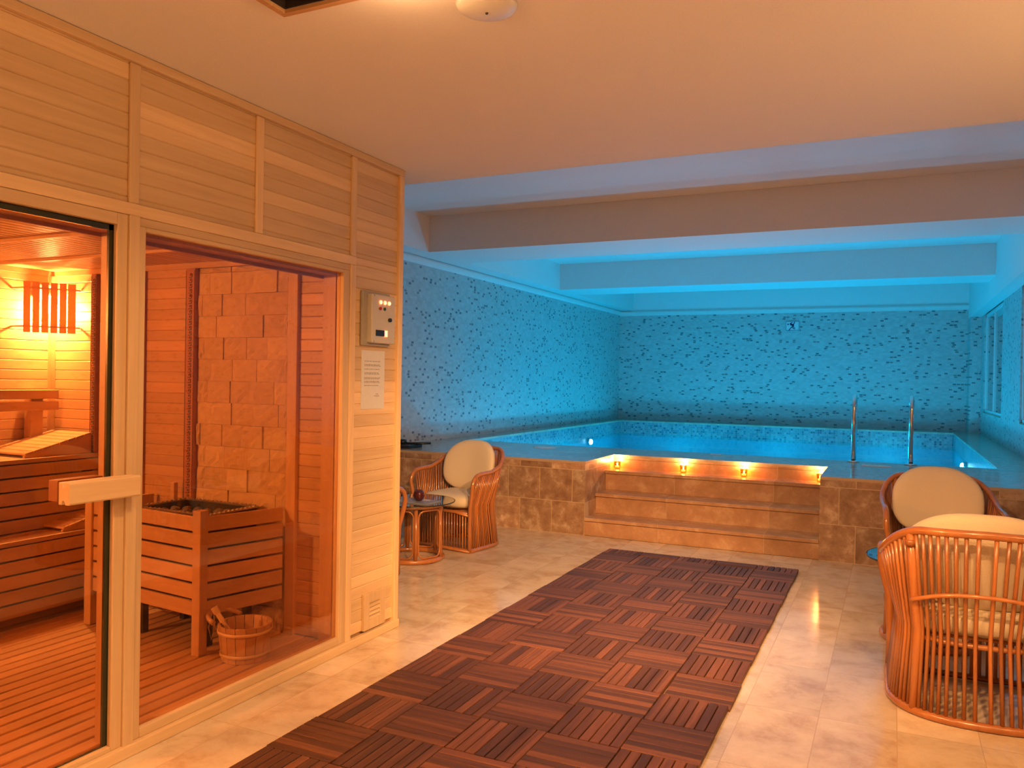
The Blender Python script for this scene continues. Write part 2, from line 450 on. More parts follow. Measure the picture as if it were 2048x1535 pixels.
# ------------------------------------------------------------------ mesh helpers
class MB:
    def __init__(self):
        self.bm = bmesh.new()
        self.tone = self.bm.loops.layers.color.new('tone')

    def _paint(self, faces, tone):
        if tone is None:
            tone = random.random()
        c = (tone, (tone * 7.13) % 1, (tone * 3.71) % 1, 1)
        for f in faces:
            for l in f.loops:
                l[self.tone] = c

    def hull8(self, vs, tone=None, smooth=False):
        v = [self.bm.verts.new(p) for p in vs]
        fs = [self.bm.faces.new([v[i] for i in q]) for q in ((0, 3, 2, 1), (4, 5, 6, 7), (0, 1, 5, 4), (1, 2, 6, 5), (2, 3, 7, 6), (3, 0, 4, 7))]
        self._paint(fs, tone)
        return fs

    def box(self, x0, x1, y0, y1, z0, z1, tone=None):
        return self.hull8([(x0, y0, z0), (x1, y0, z0), (x1, y1, z0), (x0, y1, z0), (x0, y0, z1), (x1, y0, z1), (x1, y1, z1), (x0, y1, z1)], tone)

    def prism(self, prof, p0, p1, e1, e2, tone=None):
        """closed profile [(a,b)] in axes e1,e2 extruded from p0 to p1"""
        p0, p1, e1, e2 = map(Vector, (p0, p1, e1, e2))
        A = [self.bm.verts.new(p0 + e1 * a + e2 * b) for a, b in prof]
        B = [self.bm.verts.new(p1 + e1 * a + e2 * b) for a, b in prof]
        n = len(prof)
        fs = [self.bm.faces.new((A[i], A[(i + 1) % n], B[(i + 1) % n], B[i])) for i in range(n)]
        fs.append(self.bm.faces.new(A[::-1]))
        fs.append(self.bm.faces.new(B))
        self._paint(fs, tone)
        return fs

    def bar(self, p0, p1, w, h, up=(0, 0, 1), c=0.0, tone=None):
        """rectangular bar; w sideways, h along up; chamfer c"""
        p0, p1, up = Vector(p0), Vector(p1), Vector(up)
        d = (p1 - p0).normalized()
        s = d.cross(up).normalized()
        u = s.cross(d)
        a, b = w / 2, h / 2
        if c:
            pr = [(-a + c, -b), (a - c, -b), (a, -b + c), (a, b - c), (a - c, b), (-a + c, b), (-a, b - c), (-a, -b + c)]
        else:
            pr = [(-a, -b), (a, -b), (a, b), (-a, b)]
        return self.prism(pr, p0, p1, s, u, tone)

    def tube(self, pts, r, seg=10, closed=False, tone=None, caps=True):
        pts = [Vector(p) for p in pts]
        n = len(pts)
        rs = r if isinstance(r, (list, tuple)) else [r] * n
        rings = []
        prev = None
        for i, p in enumerate(pts):
            if closed:
                t = pts[(i + 1) % n] - pts[i - 1]
            else:
                t = pts[min(i + 1, n - 1)] - pts[max(i - 1, 0)]
            t.normalize()
            if prev is None:
                a = Vector((0, 0, 1)) if abs(t.z) < 0.9 else Vector((1, 0, 0))
                prev = (a - t * a.dot(t)).normalized()
            prev = (prev - t * prev.dot(t)).normalized()
            bq = t.cross(prev)
            rings.append([self.bm.verts.new(p + (prev * math.cos(2 * PI * k / seg) + bq * math.sin(2 * PI * k / seg)) * rs[i]) for k in range(seg)])
        fs = []
        for i in range(n if closed else n - 1):
            A, B = rings[i], rings[(i + 1) % n]
            off = 0
            if closed and i == n - 1:
                best = min(range(seg), key=lambda o: (A[0].co - B[o].co).length)
                off = best
            for k in range(seg):
                fs.append(self.bm.faces.new((A[k], A[(k + 1) % seg], B[(k + 1 + off) % seg], B[(k + off) % seg])))
        for f in fs:
            f.smooth = True
        if caps and not closed:
            fs.append(self.bm.faces.new(rings[0][::-1]))
            fs.append(self.bm.faces.new(rings[-1]))
        self._paint(fs, tone)
        return fs

    def lathe(self, prof, c=(0, 0, 0), seg=24, tone=None, smooth=True, sx=1, sy=1):
        rings = []
        for r, z in prof:
            if r < 1e-6:
                rings.append([self.bm.verts.new((c[0], c[1], c[2] + z))])
            else:
                rings.append([self.bm.verts.new((c[0] + sx * r * math.cos(2 * PI * k / seg), c[1] + sy * r * math.sin(2 * PI * k / seg), c[2] + z)) for k in range(seg)])
        fs = []
        for A, B in zip(rings, rings[1:]):
            for k in range(seg):
                q = [A[k % len(A)], A[(k + 1) % len(A)], B[(k + 1) % len(B)], B[k % len(B)]]
                u = []
                for v in q:
                    if v not in u:
                        u.append(v)
                if len(u) > 2:
                    f = self.bm.faces.new(u)
                    f.smooth = smooth
                    fs.append(f)
        self._paint(fs, tone)
        return fs

    def pillow(self, w, d, h, c, p=4.0, n=14, top=2.2, xform=None, tone=0.5):
        """superellipsoid cushion centred at c"""
        def sp(a, e):
            return math.copysign(abs(a) ** e, a)
        rings = []
        nu, nv = n * 2, n
        for j in range(nv + 1):
            ph = -PI / 2 + PI * j / nv
            row = []
            for i in range(nu * 2):
                th = 2 * PI * i / (nu * 2)
                x = sp(math.cos(ph), 2 / top) * sp(math.cos(th), 2 / p)
                y = sp(math.cos(ph), 2 / top) * sp(math.sin(th), 2 / p)
                z = sp(math.sin(ph), 2 / top)
                v = Vector((x * w / 2, y * d / 2, z * h / 2))
                if xform:
                    v = xform(v)
                row.append(v + Vector(c))
            rings.append(row)
        V = [[self.bm.verts.new(v) for v in row] if 0 < j < nv else [self.bm.verts.new(sum(row, Vector()) / len(row))] for j, row in enumerate(rings)]
        fs = []
        L = nu * 2
        for A, B in zip(V, V[1:]):
            for k in range(L):
                q = []
                for v in (A[k % len(A)], A[(k + 1) % len(A)], B[(k + 1) % len(B)], B[k % len(B)]):
                    if v not in q:
                        q.append(v)
                if len(q) > 2:
                    f = self.bm.faces.new(q)
                    f.smooth = True
                    fs.append(f)
        self._paint(fs, tone)
        return fs

    def rock(self, c, r, sq=(1, 1, 0.75), seed=0):
        rnd = random.Random(seed)
        res = bmesh.ops.create_icosphere(self.bm, subdivisions=2, radius=r)
        ax = [Vector((rnd.uniform(-1, 1), rnd.uniform(-1, 1), rnd.uniform(-1, 1))).normalized() for _ in range(7)]
        for v in res['verts']:
            d = v.co.normalized()
            k = 1 - 0.22 * max(max(0, d.dot(a) - 0.55) * 2 for a in ax)
            v.co = Vector((v.co.x * sq[0], v.co.y * sq[1], v.co.z * sq[2])) * k + Vector(c)
        self._paint([f for f in self.bm.faces if all(v in res['verts'] for v in f.verts)] if False else [], 0.5)

    def build(self, name, mat, parent=None, recalc=True, origin=None, bevel=0.0):
        if recalc:
            bmesh.ops.recalc_face_normals(self.bm, faces=self.bm.faces[:])
        if parent is not None:
            off = Vector(parent['_o']) if '_o' in parent else Vector((0, 0, 0))
        elif origin is not None:
            off = Vector(origin)
        else:
            xs = [v.co for v in self.bm.verts]
            lo = Vector((min(v.x for v in xs), min(v.y for v in xs), min(v.z for v in xs)))
            hi = Vector((max(v.x for v in xs), max(v.y for v in xs), max(v.z for v in xs)))
            off = Vector(((lo.x + hi.x) / 2, (lo.y + hi.y) / 2, lo.z))
        for v in self.bm.verts:
            v.co -= off
        me = bpy.data.meshes.new(name)
        self.bm.to_mesh(me)
        self.bm.free()
        me.materials.append(mat)
        o = bpy.data.objects.new(name, me)
        C.objects.link(o)
        if parent is not None:
            o.parent = parent
        else:
            o.location = off
        # remember own world origin for sub-parts
        OFF[o.name] = off
        o['_o'] = list(off)
        if bevel:
            bv = o.modifiers.new('bevel', 'BEVEL')
            bv.width = bevel
            bv.segments = 2
            bv.limit_method = 'ANGLE'
            bv.angle_limit = R(40)
        return o


OFF = {}


def tag(o, label=None, cat=None, group=None, kind=None):
    if label:
        o['label'] = label
    if cat:
        o['category'] = cat
    if group:
        o['group'] = group
    if kind:
        o['kind'] = kind
    return o


def thing(name, label, cat, loc=(0, 0, 0), group=None):
    o = bpy.data.objects.new(name, None)
    C.objects.link(o)
    o.location = loc
    o['_o'] = list(loc)
    return tag(o, label, cat, group)


def boxobj(name, mat, dims, parent=None, bevel=0.0, tone=0.5):
    b_ = MB()
    b_.box(*dims, tone=tone)
    return b_.build(name, mat, parent, bevel=bevel)


def struct(name, mat, dims_list, label=None, cat=None):
    b_ = MB()
    for d in dims_list:
        b_.box(*d, tone=0.5)
    o = b_.build(name, mat)
    tag(o, label, cat, kind='structure')
    return o


def copy_tree(o, parent=None):
    c = o.copy()
    C.objects.link(c)
    c.parent = parent
    for ch in [x for x in bpy.data.objects if x.parent == o]:
        copy_tree(ch, c)
    return c


# ------------------------------------------------------------------ key dimensions
FX = -2.541            # outer face of the sauna trim
YC = 3.870             # far corner of the sauna
ZC = 2.596             # front ceiling
Y_EDGE = 4.152         # where the front ceiling stops
XL, XR = -4.915, 1.27  # tiled side walls
YB = 15.30             # back wall
YP, HP = 6.93, 0.678   # pool platform
SX0, SX1, YS = -2.532, -0.519, 7.775
PX0, PX1, PY0, PY1 = -4.63, 0.881, 8.511, 14.60
ZW = 0.448
ZB, ZU = 2.80, 3.19    # beam undersides, upper ceiling
BXL, BXR = -4.64, 1.112
ZR = 2.545             # underside of the right boxed beam

# ------------------------------------------------------------------ room shell
struct('floor', M['marble'], [(XL, XR, -2.6, YP + 0.01, -0.12, 0.0)], 'polished cream marble tile floor of the front room', 'floor')
# front ceiling with a hatch opening
HX0, HX1, HY0, HY1 = -1.788, -1.19, 1.42, 2.018
struct('ceiling', M['paint'], [
    (XL, HX0, -2.6, Y_EDGE, ZC, ZU + 0.1), (HX1, XR, -2.6, Y_EDGE, ZC, ZU + 0.1),
    (HX0, HX1, -2.6, HY0, ZC, ZU + 0.1), (HX0, HX1, HY1, Y_EDGE, ZC, ZU + 0.1)], 'smooth painted front ceiling', 'ceiling')
struct('ceiling_raised', M['paint'], [(XL - 0.1, XR + 0.1, Y_EDGE - 0.01, YB + 0.1, ZU, ZU + 0.15)], 'raised ceiling between the beams', 'ceiling')
struct('wall_left', M['tile_x'], [(XL - 0.15, XL, YC, YB, 0, 2.72)], 'left wall with speckled mosaic tiles', 'wall')
struct('wall_back', M['tile_y'], [(XL - 0.15, XR + 0.2, YB, YB + 0.15, 0, 2.70)], 'back wall with speckled mosaic tiles', 'wall')
struct('wall_back_upper', M['paint'], [(XL - 0.15, XR + 0.2, YB, YB + 0.15, 2.70, ZU)], 'painted strip above the back wall tiles', 'wall')
struct('wall_left_upper', M['paint'], [(XL - 0.15, XL, Y_EDGE, YB, 2.72, ZU), (XL - 0.15, XL, -2.6, YC, 0, ZC), (XL - 0.15, XL, YC, Y_EDGE, 2.72, ZU)],
       'painted part of the left wall', 'wall')
struct('wall_front', M['paint'], [(XL - 0.15, XR + 0.15, -2.75, -2.6, 0, ZC)], 'wall behind the viewer', 'wall')
# right wall with two window openings
W1 = (12.15, 14.45, 1.02, ZR)
W2 = (8.20, 10.45, 1.02, ZR)
YR0 = -2.6
rw = [(XR, XR + 0.15, YR0, W2[0], 0, 2.6), (XR, XR + 0.15, W2[1], W1[0], 0, 2.6), (XR, XR + 0.15, W1[1], YB, 0, 2.6),
      (XR, XR + 0.15, W2[0], W2[1], 0, W2[2]), (XR, XR + 0.15, W1[0], W1[1], 0, W1[2])]
struct('wall_right', M['tile_x'], rw, 'right wall with speckled mosaic tiles', 'wall')
struct('wall_right_upper', M['paint'], [(XR, XR + 0.15, YR0, YB, 2.6, ZU)], 'painted part of the right wall', 'wall')
# pilaster in the far right corner
struct('wall_right_pilaster', M['tile_y'], [(1.108, XR, 14.85, YB, HP, ZR)], 'tiled pilaster in the far right corner', 'wall')
# boxed beams along both sides, cross beams
struct('trim_1', M['paint'], [(XL, BXL, Y_EDGE, YB, ZB, ZU)], 'boxed beam along the left wall', 'beam')
struct('trim_2', M['paint'], [(BXR, XR, Y_EDGE, YB, ZR, ZU)], 'boxed beam along the right wall', 'beam')
struct('trim_3', M['paint'], [(BXL, BXR, 7.59, 8.45, ZB, ZU)], 'wide painted ceiling beam at the front edge of the pool', 'beam')
struct('trim_4', M['paint'], [(BXL, BXR, 11.44, 12.25, ZB, ZU)], 'painted ceiling beam over the middle of the pool', 'beam')
# cornice strips above the tiles
b_ = MB()
b_.prism([(0, 0), (0.045, 0.02), (0.045, 0.055), (0.03, 0.08), (0, 0.08)], (XL, YC, 2.715), (XL, YB, 2.715), (1, 0, 0), (0, 0, 1))
b_.prism([(0, 0), (-0.045, 0.02), (-0.045, 0.055), (-0.03, 0.08), (0, 0.08)], (XL, YB, 2.705), (BXR, YB, 2.705), (0, 1, 0), (0, 0, 1))
tag(b_.build('trim_5', M['paint']), 'white cornice above the mosaic tiles', 'cornice', kind='structure')


# windows in the right wall
def window(name, y0, y1, z0, z1, ny, label):
    t = thing(name, label, 'window', (XR + 0.07, (y0 + y1) / 2, z0))
    t['kind'] = 'structure'
    b_ = MB()
    fr = 0.05
    x0, x1 = XR + 0.020, XR + 0.060
    b_.box(x0, x1, y0, y1, z0, z0 + fr)
    b_.box(x0, x1, y0, y1, z1 - fr, z1)
    for k in range(ny + 1):
        yy = y0 + (y1 - y0 - fr) * k / ny
        b_.box(x0, x1, yy, yy + fr, z0, z1)
    b_.build('window_frame', M['white_plastic'], t, bevel=0.003)
    boxobj('window_pane', M['glass_table'], (XR + 0.038, XR + 0.042, y0 + 0.02, y1 - 0.02, z0 + 0.02, z1 - 0.02), t)
    b_ = MB()
    # warm reflection in the pane, put in as folded pale strips
    yy = y0
    k = 0
    while yy < y1 - 0.01:
        b_.box(XR + 0.065 + 0.02 * (k % 2), XR + 0.075 + 0.02 * (k % 2), yy, min(yy + 0.115, y1), z0, z1, tone=0.5)
        yy += 0.11
        k += 1
    b_.build('reflected_strips', M['pane_reflection'], t)
    boxobj('window_back', M['paint'], (XR + 0.152, XR + 0.16, y0 - 0.05, y1 + 0.05, z0 - 0.05, z1 + 0.05), t)
    boxobj('window_sill', M['trav_step'], (XR + 0.001, XR + 0.019, y0 + 0.001, y1 - 0.001, z0, z0 + 0.012), t)
    return t


window('window_1', *W1, 2, 'far window in the right wall with pale strips for its reflection')
window('window_2', *W2, 2, 'near window in the right wall, cut by the photo edge')

# hatch in the ceiling
t = thing('ceiling_hatch', 'open dark access hatch in the ceiling, with narrow frame', 'hatch', ((HX0 + HX1) / 2, (HY0 + HY1) / 2, ZC))
b_ = MB()
fw_ = 0.022
for d in ((HX0 - fw_, HX1 + fw_, HY1, HY1 + fw_), (HX0 - fw_, HX1 + fw_, HY0 - fw_, HY0), (HX0 - fw_, HX0, HY0, HY1), (HX1, HX1 + fw_, HY0, HY1)):
    b_.box(*d, ZC - 0.012, ZC - 0.0005)
b_.build('hatch_frame', M['cedar_x'], t)
b_ = MB()
b_.box(HX0 + 0.001, HX1 - 0.001, HY0 + 0.001, HY1 - 0.001, ZC + 0.5, ZC + 0.52)
b_.box(HX0 + .001, HX0 + 0.006, HY0 + .001, HY1 - .001, ZC, ZC + 0.5)
b_.box(HX1 - 0.006, HX1 - .001, HY0 + .001, HY1 - .001, ZC, ZC + 0.5)
b_.box(HX0 + .006, HX1 - .006, HY0 + .001, HY0 + 0.006, ZC, ZC + 0.5)
b_.box(HX0 + .006, HX1 - .006, HY1 - 0.006, HY1 - .001, ZC, ZC + 0.5)
b_.build('shaft', M['gap'], t)

# round ceiling speaker / detector dome
t = thing('ceiling_dome', 'round flat white ceiling dome with a small dot, next to the glow', 'ceiling fitting', (-1.175, 2.245, ZC))
b_ = MB()
b_.lathe([(0.0, -0.026), (0.03, -0.0255), (0.065, -0.022), (0.09, -0.013), (0.099, -0.0005), (0, -0.0005)], (-1.175, 2.245, ZC), 40)
b_.build('cover', M['white_plastic'], t)
b_ = MB()
b_.lathe([(0, -0.031), (0.004, -0.030), (0.005, -0.0245), (0, -0.0245)], (-1.175, 2.245, ZC), 12)
b_.build('screw', M['iron'], t)

# downlights, all added for brightness but the one by the dome
for i, (x, y, ps, pp) in enumerate(DOWN):
    lab = ['glowing round ceiling lamp beside the dome', 'added fill ceiling lamp above the right chairs', 'added fill ceiling lamp behind the viewer, left',
           'added fill ceiling lamp behind the viewer, right', 'added fill ceiling lamp at the rear of the room'][i]
    t = thing('ceiling_lamp', lab, 'ceiling lamp', (x, y, ZC), 'round ceiling lamps')
    b_ = MB()
    b_.lathe([(0.045, -0.0005), (0.06, -0.0005), (0.06, -0.012), (0.045, -0.016), (0.045, -0.0005)], (x, y, ZC), 32)
    b_.build('ring', M['chrome'], t)
    b_ = MB()
    b_.lathe([(0, -0.045), (0.02, -0.042), (0.035, -0.03), (0.04, -0.002), (0, -0.002)], (x, y, ZC), 24)
    b_.build('bulb', M['bulb'], t)
    l1 = light('downlight_cone', 'SPOT', (x, y, ZC - 0.07), ps, WARM, 0.04, spot=134, blend=0.6)
    l2 = light('bulb_glow', 'POINT', (x, y, ZC - 0.10), pp, WARM, 0.035)

for i, (p, q, pw, cone) in enumerate(FILL_SPOTS):  # out-of-view spots, added because the far seats were too dark
    t = thing('ceiling_fill_spot', ['added fill spotlight aimed at the left seats', 'added fill spotlight aimed at the right seats', 'added fill spotlight aimed at the pool steps'][i], 'ceiling lamp', (p[0], p[1], ZC))
    dv = (Vector(q) - Vector(p)).normalized()
    b_ = MB()
    b_.tube([(p[0], p[1], ZC - 0.0005), (p[0], p[1], ZC - 0.03)], 0.03, 16)
    b_.build('mount', M['white_plastic'], t)
    b_ = MB()
    P0 = Vector(p)
    b_.tube([P0 - dv * 0.05, P0 + dv * 0.02], 0.035, 20)
    b_.build('head', M['white_plastic'], t)
    b_ = MB()
    b_.tube([P0 + dv * 0.0205, P0 + dv * 0.023], 0.030, 20)
    b_.build('lens', M['bulb'], t)
    light('fill_spot_beam', 'SPOT', P0 + dv * 0.04, pw, WARM, 0.03, rot=dv.to_track_quat('-Z', 'Y').to_euler(), spot=cone, blend=0.9)

t = thing('fill_sconce', 'added frosted fill sconce, unseen, on the right wall beside the viewer', 'lamp', (XR, 2.7, 1.85))  # out of view, added to brighten the sauna front
b_ = MB()
b_.box(XR - 0.02, XR - 0.001, 2.65, 2.75, 1.78, 1.95)
b_.build('back_plate', M['chrome'], t, bevel=0.004)
b_ = MB()
b_.lathe([(0, -0.09), (0.04, -0.085), (0.055, -0.06), (0.055, 0.08), (0.04, 0.09), (0, 0.09)], (XR - 0.085, 2.7, 1.865), 24)
b_.build('shade', M['bulb'], t)
b_ = MB()
b_.box(XR - 0.035, XR - 0.02, 2.69, 2.71, 1.85, 1.88)
b_.build('arm', M['chrome'], t)
light('sconce_fill_light', 'POINT', (XR - 0.22, 2.7, 1.87), FILL_SCONCE_W, WARM, 0.06)

# ------------------------------------------------------------------ pool
pool = thing('swimming_pool', 'raised indoor pool with travertine sides and blue lit water', 'pool', (-1.9, 11.1, 0))
b_ = MB()
TH = 0.025
# platform walls (front, flanking the steps)
XLp, XRp, YBp = XL + 0.003, XR - 0.003, YB - 0.003
boxobj('front_cladding', M['trav_y'], (XLp, SX0, YP, YP + 0.1, 0, HP - TH), pool)
boxobj('front_cladding', M['trav_y'], (SX1, XRp, YP, YP + 0.1, 0, HP - TH), pool)
boxobj('side_cladding', M['trav_x'], (SX0 - 0.1, SX0, YP + 0.1, YS, 0, HP - TH), pool)
boxobj('side_cladding', M['trav_x'], (SX1, SX1 + 0.1, YP + 0.1, YS, 0, HP - TH), pool)
boxobj('step_backing', M['trav_step'], (SX0, SX1, YS, YS + 0.1, 0, HP - TH), pool)
b_ = MB()
b_.box(XLp, SX0, YP - 0.0, PY0, HP - TH, HP)
b_.box(SX1, XRp, YP - 0.0, PY0, HP - TH, HP)
b_.box(SX0, SX1, YS - 0.0, PY0, HP - TH, HP)
b_.box(XLp, PX0, PY0, YBp, HP - TH, HP)
b_.box(PX1, XRp, PY0, YBp, HP - TH, HP)
b_.box(PX0, PX1, PY1, YBp, HP - TH, HP)
b_.build('deck', M['trav_z'], pool)
ZF = -0.25
b_ = MB()
b_.box(PX0 - 0.05, PX1 + 0.05, PY0 - 0.05, PY1 + 0.05, ZF - 0.05, ZF)
b_.box(PX0 - 0.05, PX0, PY0 - 0.05, PY1 + 0.05, ZF, 0.40)
b_.box(PX1, PX1 + 0.05, PY0 - 0.05, PY1 + 0.05, ZF, 0.40)
b_.box(PX0, PX1, PY0 - 0.05, PY0, ZF, 0.40)
b_.box(PX0, PX1, PY1, PY1 + 0.05, ZF, 0.40)
b_.build('basin', M['basin'], pool)
boxobj('side_mosaic', M['rim_x'], (PX0 - 0.05, PX0, PY0 - 0.05, PY1 + 0.05, 0.40, HP - TH), pool)
boxobj('side_mosaic', M['rim_x'], (PX1, PX1 + 0.05, PY0 - 0.05, PY1 + 0.05, 0.40, HP - TH), pool)
boxobj('end_mosaic', M['rim_y'], (PX0, PX1, PY0 - 0.05, PY0, 0.40, HP - TH), pool)
boxobj('end_mosaic', M['rim_y'], (PX0, PX1, PY1, PY1 + 0.05, 0.40, HP - TH), pool)
b_ = MB()
v = [b_.bm.verts.new(p) for p in ((PX0, PY0, ZW), (PX1, PY0, ZW), (PX1, PY1, ZW), (PX0, PY1, ZW))]
b_.bm.faces.new(v)
b_.build('water', M['water'], pool, recalc=False)

# steps
steps = thing('pool_steps', 'flight of three travertine steps with overhanging treads up to the pool', 'steps', ((SX0 + SX1) / 2, 7.3, 0))
zt = [0.165, 0.355, 0.545]
yt = [YP, 7.215, 7.495]
for k in range(3):
    y1 = YS - 0.001
    z0 = 0.0 if k == 0 else zt[k - 1]
    r_ = boxobj('riser', M['trav_step'], (SX0 + 0.001, SX1 - 0.001, yt[k] + 0.022, y1, z0 + (0.0 if k == 0 else 0.0005), zt[k] - 0.03), steps)
    boxobj('tread', M['trav_step'], (SX0 + 0.001, SX1 - 0.001, yt[k] - 0.004, y1, zt[k] - 0.03, zt[k]), steps, bevel=0.003)
r_ = boxobj('riser', M['trav_step'], (SX0 + 0.001, SX1 - 0.001, YS - 0.012, YS - 0.0005, zt[2], HP - TH - 0.02), steps)

# candles on the top step
cpos = [(-2.475, 7.705), (-1.815, 7.715), (-1.245, 7.715), (-0.575, 7.70)]
clab = ['leftmost amber tealight glass on the top pool step', 'second amber tealight glass from the left on the top pool step',
        'third amber tealight glass from the left on the top pool step', 'rightmost tealight glass, half hidden by the step side wall']
first = None
for i, (x, y) in enumerate(cpos):
    if first is None:
        t = thing('candle_holder', clab[0], 'candle', (0, 0, 0), 'tealights on the pool steps')
        b_ = MB()
        b_.lathe([(0, 0.002), (0.024, 0.0), (0.028, 0.004), (0.030, 0.035), (0.034, 0.072), (0.032, 0.072), (0.028, 0.035), (0.025, 0.008), (0, 0.008)], seg=20)
        b_.build('glass_cup', M['glass_candle'], t)
        b_ = MB()
        b_.lathe([(0, 0.0085), (0.022, 0.0085), (0.022, 0.026), (0, 0.027)], seg=16)
        b_.build('wax', M['wax'], t)
        b_ = MB()
        b_.lathe([(0, 0.027), (0.006, 0.033), (0.0075, 0.041), (0.004, 0.052), (0, 0.06)], seg=10)
        b_.build('flame', M['flame'], t)
        first = t
    else:
        t = copy_tree(first)
        t['label'] = clab[i]
    t.location = (x, y, zt[2] + 0.001)
    light('candle_glow', 'POINT', (x, y + 0.005, zt[2] + 0.078), 6, (1.0, 0.50, 0.17), 0.012)


# underwater lights
def pool_lamp(x, y, z, nx, label):
    t = thing('underwater_light', label, 'pool light', (x, y, z), 'underwater pool lights')
    b_ = MB()
    b_.tube([(x + nx * 0.0005, y, z), (x + nx * 0.04, y, z)], 0.06, 24)
    b_.build('housing', M['chrome'], t)
    b_ = MB()
    b_.tube([(x + nx * 0.0405, y, z), (x + nx * 0.055, y, z), (x + nx * 0.07, y, z), (x + nx * 0.075, y, z)], [0.045, 0.045, 0.035, 0.015], 24)
    b_.build('lens', M['pool_bulb'], t)


LY = [12.9, 13.7]
pool_lamp(PX0, 12.80, 0.385, 1, 'bright underwater light low on the left pool wall')
pool_lamp(PX1, 11.95, 0.385, -1, 'bright underwater light at the right pool wall')
for x, y in [(x, y) for x in (-3.75, -1.9, -0.05) for y in (9.7, 11.6, 13.4)]:  # added lights, standing in for light scattered in the water
    t = thing('pool_fill_fixture', 'added pool floor light standing in for scattered glow, %s column, %s row' % ({-3.75: 'left', -1.9: 'middle', -0.05: 'right'}[x], {9.7: 'near', 11.6: 'middle', 13.4: 'far'}[y]), 'pool light', (x, y, ZF), 'added pool floor fill lights')
    b_ = MB()
    b_.lathe([(0.07, 0.0005), (0.09, 0.0005), (0.088, 0.008), (0.07, 0.010), (0.07, 0.0005)], (x, y, ZF), 24)
    b_.build('ring', M['chrome'], t)
    b_ = MB()
    b_.lathe([(0, 0.012), (0.05, 0.011), (0.068, 0.004), (0.068, 0.0008), (0, 0.0008)], (x, y, ZF), 24)
    b_.build('lens', M['pool_bulb'], t)
    light('pool_scatter_fill', 'POINT', (x, y, 0.05), POOL_W / 9, POOL, 0.12)

# ladder: two grab rails
for k, (x, lab) in enumerate(((-0.335, 'left chrome grab rail of the pool ladder'), (0.163, 'right chrome grab rail of the pool ladder, behind the far chair'))):
    yb_ = 8.42
    t = thing('pool_rail', lab, 'grab rail', (x, yb_, HP), 'pool ladder rails')
    b_ = MB()
    pts = [(x, yb_, HP + 0.001), (x, yb_, HP + 0.52)]
    for a in range(1, 12):
        th = PI * a / 12
        pts.append((x, yb_ + 0.13 - 0.13 * math.cos(th), HP + 0.52 + 0.115 * math.sin(th)))
    pts += [(x, yb_ + 0.26, HP + 0.50), (x, yb_ + 0.26, -0.3)]
    b_.tube(pts, 0.021, 16)
    b_.build('rail', M['chrome'], t)
    b_ = MB()
    b_.lathe([(0.022, 0.018), (0.05, 0.012), (0.058, 0.001), (0.022, 0.001)], (x, yb_, HP), 24)
    b_.build('flange', M['chrome'], t)

# deck plates
b_ = MB()
b_.lathe([(0, 0.004), (0.115, 0.004), (0.13, 0.0005), (0, 0.0005)], (-3.43, 8.10, HP), 32)
tag(b_.build('skimmer_cover', M['white_plastic']), 'round white skimmer lid on the left pool deck', 'pool fitting')
b_ = MB()
b_.box(-0.25, 0.0, 8.06, 8.17, HP + 0.0003, HP + 0.004)
tag(b_.build('skimmer_cover', M['white_plastic'], bevel=0.001), 'rectangular white lid on the deck between the grab rails', 'pool fitting')
b_ = MB()
b_.box(-1.69, -1.58, 8.36, 8.42, HP + 0.0003, HP + 0.004)
tag(b_.build('skimmer_cover', M['white_plastic'], bevel=0.001), 'tiny white plate at the pool edge above the steps', 'pool fitting')

# black lantern tray on the deck at far left
t = thing('black_tray', 'black tray with a squat black pot on the deck beside the sauna corner', 'tray', (-4.62, 7.2, HP))
b_ = MB()
b_.box(-4.86, -4.53, 7.08, 7.34, HP + 0.001, HP + 0.035)
b_.build('base', M['black'], t, bevel=0.006)
b_ = MB()
b_.tube([(-4.72, 7.21, HP + 0.04), (-4.40, 7.3, HP + 0.05)], 0.012, 8)
b_.build('handle', M['black'], t)
b_ = MB()
b_.lathe([(0, 0), (0.04, 0), (0.045, 0.02), (0.04, 0.045), (0, 0.047)], (-4.70, 7.22, HP + 0.036), 20)
b_.build('pot', M['black'], t)

# no-diving sign on the back wall
sx, sz = -1.785, 2.378
t = thing('pool_sign', 'small framed sign with a diving figure on the far tiled wall', 'sign', (-1.66, YB - 0.01, 2.378))
boxobj('panel', M['white_plastic'], (-1.785, -1.540, YB - 0.010, YB - 0.0005, 2.378, 2.556), t)
b_ = MB()
yy = YB - 0.0125
for (ax_, az, bx, bz, wd) in ((-1.775, 2.386, -1.55, 2.386, .006), (-1.775, 2.548, -1.55, 2.548, .006), (-1.775, 2.386, -1.775, 2.548, .006), (-1.55, 2.386, -1.55, 2.548, .006)):
    b_.bar((ax_, yy, az), (bx, yy, bz), wd, wd, (0, 1, 0))
b_.build('border', M['signblue'], t)
b_ = MB()


def sp_(u, v):
    return (sx + 0.245 * u, yy, 2.556 - 0.178 * v)


segs = [((0.32, 0.32), (0.55, 0.40), .026), ((0.36, 0.42), (0.55, 0.42), .016), ((0.55, 0.38), (0.54, 0.55), .03), ((0.55, 0.42), (0.66, 0.10), .014), ((0.50, 0.55), (0.26, 0.92), .014),
        ((0.50, 0.5), (0.51, 0.72), .013), ((0.51, 0.72), (0.66, 0.86), .010), ((0.57, 0.55), (0.60, 0.68), .012), ((0.60, 0.68), (0.70, 0.78), .010), ((0.5, .14), (.42, .2), .012), ((.42, .2), (.32, .32), .016)]
for a, c, wd in segs:
    b_.bar(sp_(*a), sp_(*c), wd, 0.003, (0, 1, 0))
b_.tube([(sx + 0.245 * 0.19, yy - 0.0015, 2.556 - 0.178 * 0.35), (sx + 0.245 * 0.19, yy + 0.001, 2.556 - 0.178 * 0.35)], 0.013, 14)
b_.build('figure', M['signblue'], t)

